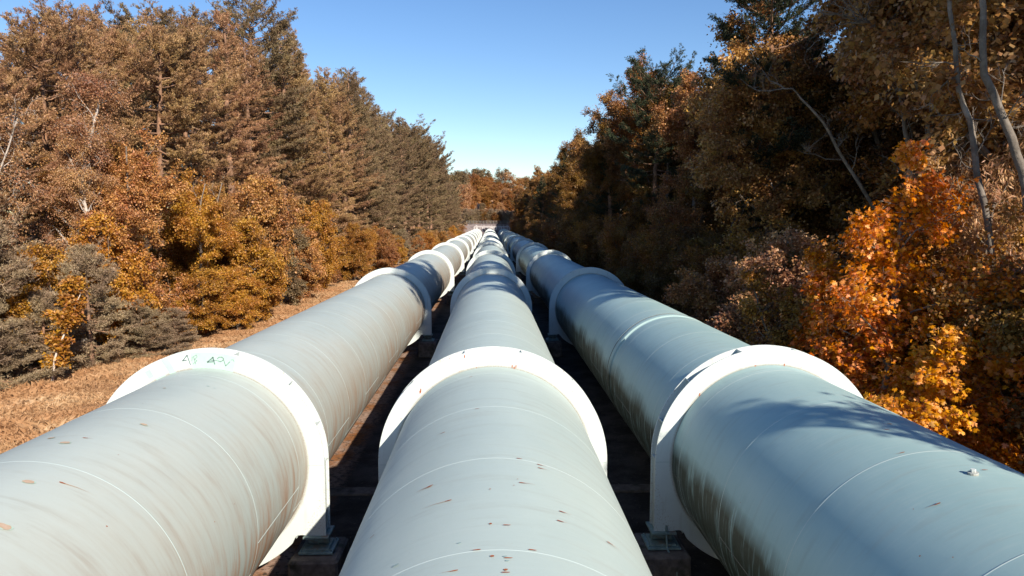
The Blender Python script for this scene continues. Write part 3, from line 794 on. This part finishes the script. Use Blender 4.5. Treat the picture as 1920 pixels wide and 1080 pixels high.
def near_maple(seed, H, spread, leaves, base=.05, size=(.05, .10), mat='leaf_maple', tipsel=None, name='maple', prof='cone', upward=.75, narrow=False, kids=1.1):
    r = np.random.RandomState(seed)
    tr, cr, PT = broadleaf(seed, H, base, spread, 100, .1, 3, upward, 'bark_grey', mat, 1, .15, .2, 0, prof, kids=kids)
    bpy.data.meshes.remove(cr)
    k = 7; nc = leaves // k; L = np.linalg.norm(PT[:, 5] - PT[:, 0], axis=1); idx = r.choice(len(PT), nc, p=L / L.sum())
    u = r.beta(1.4, .9, nc) * 4.999; i0 = u.astype(int); f = (u - i0)[:, None]
    c = PT[idx, i0] * (1 - f) + PT[idx, i0 + 1] * f + r.randn(nc, 3) * .05
    od = unit(PT[idx, 5] - PT[idx, 0]); n = nc * k
    P = np.repeat(c, k, 0) + r.randn(n, 3) * .10
    out = np.repeat(od, k, 0); rad = unit(P * np.array([1, 1, 0]))
    if narrow:
        D = unit(out * .5 + r.randn(n, 3) * .45 + np.array([0, 0, -.75])); N = unit(r.randn(n, 3) * .6 + np.array([0, 0, .8]))
        V, Q = quads_at(P, D, N, r.uniform(.14, .24, n), r.uniform(.025, .045, n))
        rn = np.clip(np.repeat(r.rand(nc), k) * .4 + r.rand(n) * .6, 0, 1)
        return tr, mesh('crown', V, [Q], M['leaf'], attr=rn)
    D = unit(out * .35 + rad * .5 + r.randn(n, 3) * .5 + np.array([0, 0, -.65])); N = unit(rad * .7 + r.randn(n, 3) * .45 + np.array([0, 0, .75]))
    V, T, m = maple_leaves(P, D, N, r.uniform(size[0], size[1], n), r)
    rn = np.repeat(np.clip(np.repeat(r.rand(nc), k) * .45 + r.rand(n) * .55, 0, 1), m)
    return tr, mesh('crown', V, [T], M['leaf'], attr=rn)

PROTO = {}
def proto(kind):
    if kind in PROTO: return PROTO[kind]
    g = {
     'pine_broad_1': lambda: pine(11, 22, .34, 5.0, 'broad', .66, 120000),
     'pine_broad_2': lambda: pine(12, 23, .28, 4.8, 'broad', .62, 120000),
     'pine_broad_3': lambda: pine(18, 22, .45, 5.2, 'broad', .70, 110000),
     'pine_tall_1': lambda: pine(13, 24, .10, 4.3, 'oval', .56, 130000),
     'pine_tall_2': lambda: pine(14, 25, .12, 4.5, 'oval', .58, 130000),
     'pine_cone': lambda: pine(15, 24, .08, 4.8, 'cone', .54, 110000),
     'pine_high': lambda: pine(19, 24, .62, 4.6, 'broad', .5, 110000, .2, .05),
 'pine_young_1': lambda: pine(16, 7, .04, 2.6, 'oval', .34, 60000, .15, .03, False),
     'pine_young_2': lambda: pine(17, 5, .03, 2.2, 'cone', .30, 50000, .15, .03, False),
     'maple_big': lambda: broadleaf(21, 13, .08, 4.4, 90000, .125, 3, .55, sig=.26, gappy=.30)[:2],
     'maple_low': lambda: broadleaf(22, 6.5, .03, 3.1, 56000, .12, 3, .5, prof='column', sig=.22, gappy=.30, stems=2)[:2],
     'shrub': lambda: broadleaf(23, 3.2, .05, 1.9, 26000, .09, 3, .6, stems=3, sig=.22)[:2],
     'birch': lambda: broadleaf(24, 15, .22, 2.9, 42000, .085, 3, .8, bark='bark_birch', mat='leaf_birch', droop=.5, sig=.30, prof='column')[:2],
     'birch_multi': lambda: broadleaf(25, 13, .2, 2.6, 46000, .085, 3, .8, bark='bark_birch', mat='leaf_birch', droop=.5, sig=.30, stems=3, prof='column')[:2],
     'wood_1': lambda: broadleaf(26, 19, .10, 4.8, 100000, .15, 3, .45, bark='bark_grey', mat='leaf_dark', sig=.30, prof='column', gappy=.35)[:2],
     'wood_2': lambda: broadleaf(27, 20, .14, 4.6, 95000, .15, 3, .5, bark='bark_grey', mat='leaf_dark', sig=.28, gappy=.35)[:2],
     'wood_3': lambda: broadleaf(28, 18, .06, 4.6, 90000, .14, 3, .4, bark='bark_pale', mat='leaf_dark', sig=.30, prof='column', gappy=.40)[:2],
     'understory': lambda: broadleaf(29, 7.5, .05, 3.4, 60000, .12, 3, .45, mat='leaf_dark', sig=.36, stems=2)[:2],
     'sapling': lambda: broadleaf(30, 4.6, .13, 1.05, 5200, .15, 2, .75, bark='bark_young', mat='leaf_yellow', sig=.20, prof='column', clumpk=6)[:2],
     'hill_tree_1': lambda: broadleaf(31, 14, .12, 5.2, 30000, .30, 3, .5, mat='leaf_hill', sig=.6)[:2],
     'hill_tree_2': lambda: broadleaf(32, 15, .25, 4.6, 12000, .30, 3, .6, mat='leaf_hill', sig=.6, gappy=.4)[:2],
     'maple_near_1': lambda: near_maple(41, 8.6, 3.2, 20000, kids=1.3),
     'maple_near_2': lambda: near_maple(42, 6.8, 2.9, 16000, kids=1.3),
     'maple_near_3': lambda: near_maple(43, 4.5, 2.2, 9000, size=(.055, .105)),
     'narrow_near': lambda: near_maple(44, 8.0, 2.6, 15000, mat='leaf_birch', narrow=True, prof='column'),
    }[kind]()
    PROTO[kind] = g; return g

USED = set()
def tree(kind, x, y, label, cat='tree', name=None, mat=None, sc=1.0, szc=None, group=None, z=-.05, rz=None, bark=None):
    tr, cr = proto(kind)
    if rz is None: rz = (x * 12.9898 + y * 78.233) % 6.283
    s = (sc, sc, sc * (szc or 1))
    e = empty(name or 'tree', (x, y, z), label, cat, group, rz, s)
    link('trunk', tr, e); o = link('crown', cr, e)
    if mat is None: mat = {'sapling': 'leaf_yellow', 'narrow_near': 'leaf_birch'}.get(kind, 'leaf_maple')
    o.color = TINT[mat] + (1.0,)
    return e

rr = random.Random(77)
KH = {'pine_broad_1': 22, 'pine_broad_2': 23, 'pine_broad_3': 22, 'pine_tall_1': 24, 'pine_tall_2': 25, 'pine_cone': 24, 'wood_1': 19, 'wood_2': 20, 'wood_3': 18}

# ---- left wood: front row of pines (trunk line converges towards the far end)
def lx(y): return np.interp(y, [20, 45, 62, 80, 105, 136, 200, 280, 300], [-27.5, -26.5, -25, -24.5, -21.5, -19.0, -16.5, -15.0, -14.5])
def lh(y): return np.interp(y, [20, 38, 42, 46, 52, 62, 79, 100, 136, 200, 290], [11, 12.6, 15.3, 17.8, 21.4, 24.3, 28.5, 30.0, 29.3, 26.5, 21.5])
ys_l = []; y = 27.0
while y < 296: ys_l.append(y); y += rr.uniform(4.0, 5.4) * (1 if y < 120 else 1.25)
seq = ['pine_broad_2', 'pine_broad_3', 'pine_broad_1', 'pine_tall_1', 'pine_broad_2', 'pine_tall_2', 'pine_tall_1', 'pine_cone']
for i, y in enumerate(ys_l):
    if y < 60: kd = ['pine_broad_1', 'pine_broad_3', 'pine_broad_2'][i % 3]
    else: kd = rr.choice(['pine_tall_1', 'pine_tall_2', 'pine_broad_2', 'pine_cone', 'pine_tall_2', 'pine_broad_1'])
    H = lh(y) * rr.uniform(.88, 1.05)
    mt = 'needle_brown' if y < 70 or (y < 110 and rr.random() < .4) else 'needle_olive'
    tree(kd, lx(y) + rr.uniform(-1.2, 1.2), y, 'tall brown-green pine, %s from the viewer in the left front row of the wood' % nth(i), 'pine', 'pine_tree', mt, H / KH[kd], group='pines along the left side')
# second row behind
y = 24.0; i = 0
while y < 290:
    kd = rr.choice(['pine_broad_1', 'pine_broad_2', 'pine_tall_1', 'pine_tall_2', 'pine_broad_3'])
    H = lh(y - 1.5) * rr.uniform(.95, 1.04)
    tree(kd, lx(y) - rr.uniform(4.5, 8), y, 'pine crown rising behind the left front row, %s from the viewer' % nth(i), 'pine', 'pine_tree', 'needle_brown' if y < 60 else 'needle_olive', H / KH[kd], group='pines in the second row on the left')
    y += rr.uniform(5.5, 8.0) * (1 if y < 120 else 1.5); i += 1
y = 22.0; i = 0
while y < 110:
    kd = rr.choice(['pine_broad_2', 'pine_tall_1', 'pine_tall_2'])
    tree(kd, lx(y) - rr.uniform(12, 16), y, 'pine deep in the left wood, %s from the viewer' % nth(i), 'pine', 'pine_tree', 'needle_olive', lh(y) * .95 / KH[kd], group='pines deep in the left wood')
    y += rr.uniform(6.5, 9.0); i += 1
# ---- left edge growth
for x, y, kd, mt, sc, szc, nm, lab, cat in [
    (-27.6, 38.5, 'birch_multi', 'leaf_birch', 1.10, 1.0, 'birch_tree', 'pale rusty birch with several thin white stems at the far left', 'birch'),
    (-25.3, 43.0, 'birch', 'leaf_birch', 1.04, 1.0, 'birch_tree', 'slender white-stemmed birch in front of the left pines', 'birch'),
    (-22.8, 40.6, 'birch', 'leaf_birch', .80, 1.0, 'birch_tree', 'shorter rusty birch above the grey young pines on the left', 'birch'),
    (-21.8, 44.6, 'maple_big', 'leaf_orange', .92, 1.0, 'maple_tree', 'large orange-brown maple in front of the left pines', 'maple'),
    (-20.2, 49.5, 'maple_big', 'leaf_yellow', .78, 1.0, 'maple_tree', 'broad golden maple at the edge of the left wood', 'maple'),
    (-18.8, 46.2, 'maple_low', 'leaf_yellow', .70, .85, 'maple_tree', 'low golden maple bush reaching onto the dry grass', 'maple'),
    (-17.8, 53.0, 'maple_low', 'leaf_yellow', .95, 1.1, 'maple_tree', 'golden-brown maple beside the grass, right of the broad golden one', 'maple'),
    (-19.6, 59.5, 'maple_low', 'leaf_orange', 1.25, 1.2, 'maple_tree', 'orange maple at the foot of the tall left pines', 'maple'),
    (-17.6, 67.0, 'maple_low', 'leaf_orange', 1.05, 1.0, 'maple_tree', 'rusty maple bush at the end of the visible grass strip', 'maple'),
    (-23.3, 37.0, 'maple_low', 'leaf_yellow', .85, 1.0, 'maple_tree', 'dark golden maple between the grey young pines', 'maple'),
    (-18.4, 76.0, 'maple_low', 'leaf_yellow', 1.0, 1.3, 'maple_tree', 'small bright yellow maple among the left pine trunks', 'maple'),
    (-16.5, 88.0, 'maple_low', 'leaf_rust', .9, 1.1, 'maple_tree', 'small rust-red maple low on the left, beyond the grass strip', 'maple'),
    (-15.0, 104., 'maple_low', 'leaf_orange', .9, 1.0, 'maple_tree', 'small orange maple low on the left, above the fourth pipe ring', 'maple'),
    (-20.6, 53.5, 'maple_big', 'leaf_orange', .80, 1.0, 'maple_tree', 'rusty maple right of the large orange-brown one', 'maple'),
    (-24.6, 46.0, 'maple_big', 'leaf_orange', .90, 1.1, 'maple_tree', 'orange-brown maple crown left of the large maple', 'maple'),
    (-17.4, 49.6, 'maple_low', 'leaf_yellow', .62, .9, 'maple_tree', 'low golden bush touching the grass, right of the low golden maple', 'maple'),
    (-21.2, 41.5, 'maple_low', 'leaf_yellow', .95, 1.1, 'maple_tree', 'golden maple behind the flat grey pine bush', 'maple'),
    (-18.2, 56.5, 'maple_low', 'leaf_yellow', .85, 1.0, 'maple_tree', 'yellow-brown maple bush midway along the grass edge', 'maple'),
    (-18.4, 63.5, 'maple_low', 'needle_olive', .95, 1.1, 'bush', 'olive-brown bush between the orange maples on the left', 'bush'),
    (-20.6, 64.5, 'maple_low', 'leaf_orange', 1.2, 1.3, 'maple_tree', 'orange maple deeper in the left wood edge', 'maple'),
    (-24.6, 33.6, 'pine_young_1', 'needle_grey', 1.15, 1.05, 'young_pine', 'tall bushy grey young pine at the left edge', 'young pine'),
    (-26.5, 36.8, 'pine_young_1', 'needle_grey', 1.25, 1.1, 'young_pine', 'grey young pine behind the others at the left edge', 'young pine'),
    (-20.6, 37.4, 'pine_young_1', 'needle_grey', .86, 1.0, 'young_pine', 'silvery grey young pine behind the small golden sapling', 'young pine'),
    (-22.6, 32.4, 'pine_young_2', 'needle_grey', 1.0, .8, 'young_pine', 'low spreading grey pine left of the golden sapling', 'young pine'),
    (-24.0, 29.5, 'pine_young_2', 'needle_grey', 1.1, .9, 'young_pine', 'low grey pine cut by the left edge of the view', 'young pine'),
    (-19.3, 40.2, 'pine_young_2', 'needle_grey', .85, .62, 'young_pine', 'low grey pine between the golden sapling and the low golden maple', 'young pine'),
    (-18.8, 43.0, 'pine_young_2', 'needle_grey', .72, .62, 'young_pine', 'flat grey pine bush just left of the low golden maple', 'young pine'),
    (-22.2, 36.0, 'pine_young_2', 'needle_grey', .95, .8, 'young_pine', 'grey pine filling the gap behind the sapling', 'young pine'),
    ]:
    tree(kd, x, y, lab, cat, nm, mt, sc, szc)
tree('sapling', -20.2, 33.2, 'small golden sapling with pale stem standing on the dry grass', 'sapling', 'sapling', None, 1.0)
i = 0; y = 52.0
while y < 290:
    mt = rr.choice(['leaf_orange', 'leaf_rust', 'leaf_yellow', 'needle_grey', 'leaf_orange']); kd = 'pine_young_1' if mt == 'needle_grey' else rr.choice(['shrub', 'understory', 'maple_low'])
    sc = {'shrub': 1.3, 'understory': .7, 'maple_low': .75, 'pine_young_1': .75}[kd] * rr.uniform(.8, 1.2)
    tree(kd, lx(y) + rr.uniform(2.6, 4.2), y, 'low autumn bush at the foot of the left pines, %s from the viewer' % nth(i), 'bush', 'bush', mt, sc, group='bushes at the foot of the left wood')
    y += rr.uniform(3.5, 6.0) * (1 if y < 110 else 1.6); i += 1

# ---- right wood
def rx(y): return np.interp(y, [0, 20, 60, 110, 200, 300], [17.5, 17.2, 16.6, 16.0, 15.2, 14.0])
def rh(y): return np.interp(y, [-8, 6, 18, 26, 34, 42, 60, 76, 88, 100, 150, 200, 300], [14, 21, 22.5, 22, 19.5, 17.2, 18.8, 20.3, 20.8, 19.3, 19.5, 20.5, 20])
y = 20.5; i = 0
while y < 294:
    kd = rr.choice(['wood_1', 'wood_2', 'wood_3'])
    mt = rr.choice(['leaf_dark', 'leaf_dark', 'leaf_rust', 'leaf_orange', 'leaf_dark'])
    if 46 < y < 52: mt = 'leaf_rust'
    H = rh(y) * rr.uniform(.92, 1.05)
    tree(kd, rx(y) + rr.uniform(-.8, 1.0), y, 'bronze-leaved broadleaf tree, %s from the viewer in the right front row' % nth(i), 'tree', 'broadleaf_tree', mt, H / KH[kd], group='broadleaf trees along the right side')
    y += rr.uniform(4.4, 6.2) * (1 if y < 120 else 1.3); i += 1
y = 23.0; i = 0
while y < 290:
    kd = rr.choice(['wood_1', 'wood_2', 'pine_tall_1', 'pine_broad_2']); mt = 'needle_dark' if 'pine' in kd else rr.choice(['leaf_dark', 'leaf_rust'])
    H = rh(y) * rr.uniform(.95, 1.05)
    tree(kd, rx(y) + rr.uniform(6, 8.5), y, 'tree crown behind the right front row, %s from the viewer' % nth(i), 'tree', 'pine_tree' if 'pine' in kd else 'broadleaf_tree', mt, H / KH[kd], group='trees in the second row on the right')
    y += rr.uniform(6.5, 9) * (1 if y < 120 else 1.5); i += 1
for x, y, kd, mt, sc, lab in [
    (16.3, 8.0, 'pine_high', 'needle_dark', 1.17, 'tall bare-stemmed pine just outside the right edge, shading the right pipe'),
    (15.5, 13.0, 'pine_high', 'needle_dark', 1.17, 'tall bare-stemmed pine above the orange maples, shading the middle pipe'),
    (20.5, 12.0, 'pine_high', 'needle_dark', 1.0, 'tall bare-stemmed pine behind the orange maples at the right edge'),
    (15.2, 39.5, 'pine_broad_1', 'needle_dark', .93, 'dark green pine whose crown edges the sky at the top right'),
    (15.2, 68.0, 'pine_broad_1', 'needle_dark', .97, 'dark round-topped pine against the sky right of the pipes'),
    (14.2, 86.0, 'pine_cone', 'needle_dark', .80, 'second dark pine against the sky, beyond the tallest one'),
    (13.0, 118.0, 'pine_tall_1', 'needle_dark', .80, 'dark pine low over the right pipe, far along it'),
    (11.8, 165.0, 'pine_tall_1', 'needle_dark', .74, 'dark pine near the right end of the far wall'),
    (13.2, 232.0, 'pine_tall_2', 'needle_dark', .72, 'dark green pine overhanging the right end of the far wall')]:
    tree(kd, x, y, lab, 'pine', 'pine_tree', mt, sc)
i = 0; y = 14.0
while y < 285:
    kd = rr.choice(['understory', 'understory', 'shrub', 'maple_low']); mt = rr.choice(['leaf_dark', 'leaf_dark', 'leaf_rust'])
    sc = {'understory': .95, 'shrub': 1.5, 'maple_low': .95}[kd] * rr.uniform(.8, 1.2)
    tree(kd, np.interp(y, [0, 40, 120, 290], [13.6, 13.0, 12.4, 11.0]) + rr.uniform(-.4, .9), y, 'dark understory bush behind the right pipe, %s from the viewer' % nth(i), 'bush', 'bush', mt, sc, group='understory bushes along the right pipe')
    y += rr.uniform(3.2, 5.0) * (1 if y < 110 else 1.6); i += 1
for x, y, kd, sc, lab, mt in [
    (9.95, 18.0, 'maple_near_1', 1.06, 'tall bright orange maple with a pointed top, right foreground', None),
    (12.3, 16.9, 'maple_near_2', 1.10, 'orange maple cut by the right edge of the view', None),
    (9.9, 15.9, 'maple_near_3', 1.05, 'low orange maple leaning against the side of the right pipe', None),
    (9.9, 19.8, 'maple_near_3', 1.25, 'orange maple bush left of the tall bright maple', None),
    (10.2, 23.0, 'maple_near_2', .86, 'rusty maple farther along the right pipe, left of the bright one', 'leaf_rust'),
    (13.9, 20.6, 'narrow_near', 1.05, 'shrub with narrow drooping pale leaves beside the bright maple', 'leaf_birch'),
    (10.3, 26.5, 'maple_low', .95, 'pale-leaved bush in the shade left of the bright maple', 'leaf_birch'),
    (9.8, 30.5, 'maple_low', .80, 'small amber bush close to the right pipe, beyond the pale one', 'leaf_orange'),
    (11.6, 20.6, 'maple_near_2', .98, 'orange maple just behind the tall bright one', None),
    (13.6, 15.6, 'maple_near_1', 1.0, 'orange maple behind, at the right edge of the view', None),
    (12.0, .1, 'maple_near_1', 1.31, 'maple beside the viewer whose branch shades the near right pipe', None)]:
    tree(kd, x, y, lab, 'maple' if 'maple' in kd else 'shrub', 'maple_tree' if 'maple' in kd else 'shrub', mt, sc)

for i in range(16):
    y = 15 + i * 5.5
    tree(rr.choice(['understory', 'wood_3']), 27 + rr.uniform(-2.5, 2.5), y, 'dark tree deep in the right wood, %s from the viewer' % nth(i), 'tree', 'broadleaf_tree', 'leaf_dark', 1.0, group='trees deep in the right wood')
for x, y, lab in [(23.5, 38.0, 'dark tree closing the gap behind the crooked bare trunk'), (23.0, 47.0, 'dark tree behind the gap, a little farther off'), (30.0, 53.0, 'dark tree deepest behind the gap in the right wood')]:
    tree('wood_1', x, y, lab, 'tree', 'broadleaf_tree', 'leaf_dark', .95)
# leaning bare trunks in front of the dark right wood
def bare(name, pts, rads, label, mat, twigs=12, seed=3):
    r = np.random.RandomState(seed); pts = np.array(pts, float); n = 24
    t0 = np.linspace(0, 1, len(pts)); t_ = np.linspace(0, 1, n)
    P = np.stack([np.interp(t_, t0, pts[:, i]) for i in range(3)], -1)
    for _ in range(2): P[1:-1] = (P[:-2] + P[1:-1] * 2 + P[2:]) / 4
    P[1:-1] += r.randn(n - 2, 3) * .03
    e = empty(name, tuple(P[0]), label, 'bare tree'); P = P - P[0]
    b = MB(); rad = np.interp(t_, np.linspace(0, 1, len(rads)), rads); b.tube(P, rad, 9)
    def tw(o, d, L, rd, lev):
        q = [o]; dd = d
        for _ in range(5): dd = unit(dd + r.randn(3) * .25 + np.array([0, 0, .05])); q.append(q[-1] + dd * L / 5)
        b.tube(np.array(q), rd * np.linspace(1, .25, 6), 4)
        if lev:
            for _ in range(4): tw(q[r.randint(1, 5)], unit(dd + r.randn(3) * .7), L * r.uniform(.35, .6), rd * .5, lev - 1)
    for _ in range(twigs):
        u = r.uniform(.45, 1.0); o = np.array([np.interp(u, t_, P[:, i]) for i in range(3)])
        tw(o, unit(unit(P[-1] - P[0]) * .6 + r.randn(3) * .7), r.uniform(.6, 2.0), .022, 2)
    b.build('trunk', M[mat], e, smooth=True)
bare('leaning_tree', [(19.5, 27, 0), (16.6, 26.4, 4.6), (13.2, 25.6, 8.6), (11.6, 25.2, 10.8), (10.4, 25.0, 11.9), (9.6, 25.0, 12.1)], [.11, .085, .065, .05, .03, .012], 'bare grey trunk leaning left with a crooked twiggy top, in front of the right wood', 'bark_pale', 6, 3)
bare('leaning_tree', [(18.2, 24.5, 0), (15.6, 24.3, 5.5), (14.3, 24.2, 8.6), (13.7, 24.2, 11.5), (13.4, 24.2, 14)], [.13, .11, .09, .07, .03], 'thin bare trunk leaning slightly left, right of the crooked one', 'bark_pale', 8, 5)
bare('leaning_tree', [(15, 17.6, 0), (14, 17.8, 6.0), (13.3, 18, 8.9), (12.4, 18.1, 11.0), (11.8, 18.2, 16.5)], [.15, .13, .11, .085, .045], 'thick pale trunk catching the sun near the top right corner', 'bark_pale', 6, 8)
bare('leaning_tree', [(14.4, 18.6, 0), (13.5, 18.6, 5.0), (12.7, 18.7, 9.0), (12.1, 18.8, 11.2), (11.5, 18.9, 16.5)], [.10, .09, .08, .06, .035], 'shaded pale trunk just left of the thick sunlit one', 'bark_pale', 12, 9)
bare('dead_branches', [(17.5, 25.0, 0), (16.0, 24.6, 7.0), (14.2, 24.0, 12.0), (12.4, 23.4, 13.6), (10.6, 23.0, 13.9)], [.11, .09, .06, .035, .012], 'dead tree with pale tangled branches in the upper right wood', 'bark_pale', 20, 12)

# ---- hill beyond the wall
hill = [(-13, 322, 'hill_tree_1', 'leaf_birch', .95, 'pale brown birch-like tree left above the far wall'), (-15.5, 338, 'hill_tree_1', 'needle_olive', 1.25, 'round olive tree highest on the left of the far hill'),
        (-9.0, 352, 'hill_tree_1', 'leaf_hill', 1.10, 'dark rust tree in the middle of the far hill'), (-4.5, 368, 'hill_tree_1', 'needle_olive', 1.25, 'round-topped brown tree behind the middle of the far hill'),
        (-3.0, 350, 'hill_tree_1', 'leaf_orange', .75, 'bright orange tree on the far hill, centre'), (2.2, 352, 'hill_tree_1', 'leaf_hill', .82, 'rusty round tree right of the bright orange one'),
        (4.0, 378, 'hill_tree_2', 'needle_olive', 1.25, 'thin sparse tree against the sky above the far wall'), (9.0, 372, 'hill_tree_2', 'leaf_birch', 1.10, 'sparse pale tree against the sky, right above the far wall'),
        (7.5, 345, 'hill_tree_1', 'leaf_birch', .70, 'pale pinkish tree low on the right of the far hill'), (11, 336, 'hill_tree_1', 'leaf_hill', .75, 'rust-coloured tree at the right foot of the far hill'),
        (-12.5, 348, 'hill_tree_1', 'leaf_hill', 1.0, 'brown tree between the olive and the dark rust one'), (14, 360, 'hill_tree_1', 'leaf_orange', 1.0, 'orange tree at the far right of the hill'),
        (-20, 352, 'hill_tree_1', 'leaf_hill', 1.1, 'brown tree at the far left of the hill'), (-.5, 366, 'hill_tree_1', 'leaf_rust', .95, 'dark orange tree behind the bright one'), (6, 362, 'hill_tree_1', 'leaf_rust', .8, 'dark orange tree below the sparse tree tops')]
def hz1(x, y): return float(hz(np.array([float(x)]), np.array([float(y)]))[0])
for x, y, kd, mt, sc, lab in hill: tree(kd, x, y, lab, 'tree', 'hill_tree', mt, sc, z=hz1(x, y) - .1)
for i in range(14):
    x = -9.5 + i * 1.5; y = 303.5 + rr.uniform(0, 5)
    tree('shrub', x, y, 'grey-brown shrub on the slope just behind the railing, %s from the left' % ('leftmost' if i == 0 else nth(i)), 'shrub', 'shrub', rr.choice(['needle_grey', 'needle_olive', 'leaf_rust']), rr.uniform(1.2, 1.9), z=hz1(x, y) - .1, group='shrubs behind the far railing')
for x, y, mt, sc, lab in [(-8.5, 326, 'leaf_rust', .34, 'small rust bush at the left of the pale slope'), (-3.5, 330, 'needle_olive', .36, 'olive bush in the middle of the pale slope'), (1.0, 327, 'leaf_orange', .36, 'orange bush on the pale slope, right of the olive one'),
    (5.0, 325, 'leaf_birch', .42, 'pale pink bush on the slope above the railing'), (9.5, 324, 'leaf_rust', .5, 'rust bush at the right of the pale slope'), (-12, 330, 'leaf_birch', .7, 'pale thin tree at the left end of the slope'), (-6.5, 340, 'leaf_orange', .62, 'orange tree at the top of the pale slope, left'),
    (-1.5, 342, 'leaf_rust', .60, 'rust tree at the top of the pale slope, middle'), (3.5, 341, 'leaf_hill', .62, 'brown tree at the top of the pale slope, right'), (-10, 342, 'leaf_hill', .7, 'brown tree at the top of the slope, far left'), (8, 338, 'leaf_orange', .55, 'orange tree at the top of the slope, far right'), (-2, 357, 'leaf_hill', 1.0, 'tall brown tree rising over the middle of the hill')]:
    tree('hill_tree_1', x, y, lab, 'tree', 'hill_tree', mt, sc, z=hz1(x, y) - .3)
hb = empty('white_building', (-4.5, 420, 20), 'small white block of a building peeking over the far trees', 'building')
b = MB(); b.box((0, 0, 6.6), (5.2, 6, 13.2)); b.build('wall', M['white_paint'], hb)
b = MB(); b.box((0, 0, 13.35), (5.6, 6.4, .3)); b.build('roof', M['concrete_wall'], hb)

# ---- dry grass on the left strip
r = np.random.RandomState(8)
N = 300000
y = 12 + 100 * r.rand(N) ** 1.6; x = -8.9 - r.rand(N) * np.interp(y, [12, 33, 48, 70, 112], [19, 15, 12, 10, 8])
tuft = r.randint(0, N // 22, N); tx = x[tuft] ; ty = y[tuft]
x = np.where(r.rand(N) < .75, tx + r.randn(N) * .16, x); y = np.where(x == x, np.where(np.abs(x - tx) < 1.0, ty + r.randn(N) * .16, y), y)
patch = hash_noise(x, y, 2.2, 21); z = gz(x, y)
keep = (x < -8.8); x, y, z, patch = x[keep], y[keep], z[keep], patch[keep]; n = len(x)
patch = np.clip(patch * 1.6, -1, 1); P = np.stack([x, y, z - .02], -1); D = unit(np.stack([r.randn(n) * .45, r.randn(n) * .45, np.ones(n)], -1)); a = r.rand(n) * 6.283
tall = np.where(np.sin(np.floor(x * 1.3) * 12.9 + np.floor(y * 1.1) * 78.2) > .86, 1.5, 1.0); L = (.13 + .17 * r.rand(n)) * tall * (1 + .9 * np.clip(patch, -.6, .8)) ; Wd = np.stack([np.cos(a), np.sin(a), np.zeros(n)], -1) * (.007 + .006 * r.rand(n))[:, None] * np.interp(y, [12, 60, 110], [1, 1.6, 2.4])[:, None]
bend = np.stack([r.randn(n), r.randn(n), -np.abs(r.randn(n)) * .4], -1) * .35
V = np.stack([P - Wd, P + Wd, P + D * L[:, None] * .6 + Wd * .6, P + D * L[:, None] + bend * L[:, None]], 1).reshape(-1, 3)
g = link('dry_grass', mesh('dry_grass', V, [np.arange(len(V)).reshape(-1, 4)], M['grass'], attr=np.clip(r.rand(n) * .6 + .2 + patch * .5, 0, 1)))
tag(g, 'sandy orange dry grass covering the strip between left pipe and wood', 'grass', kind='stuff')
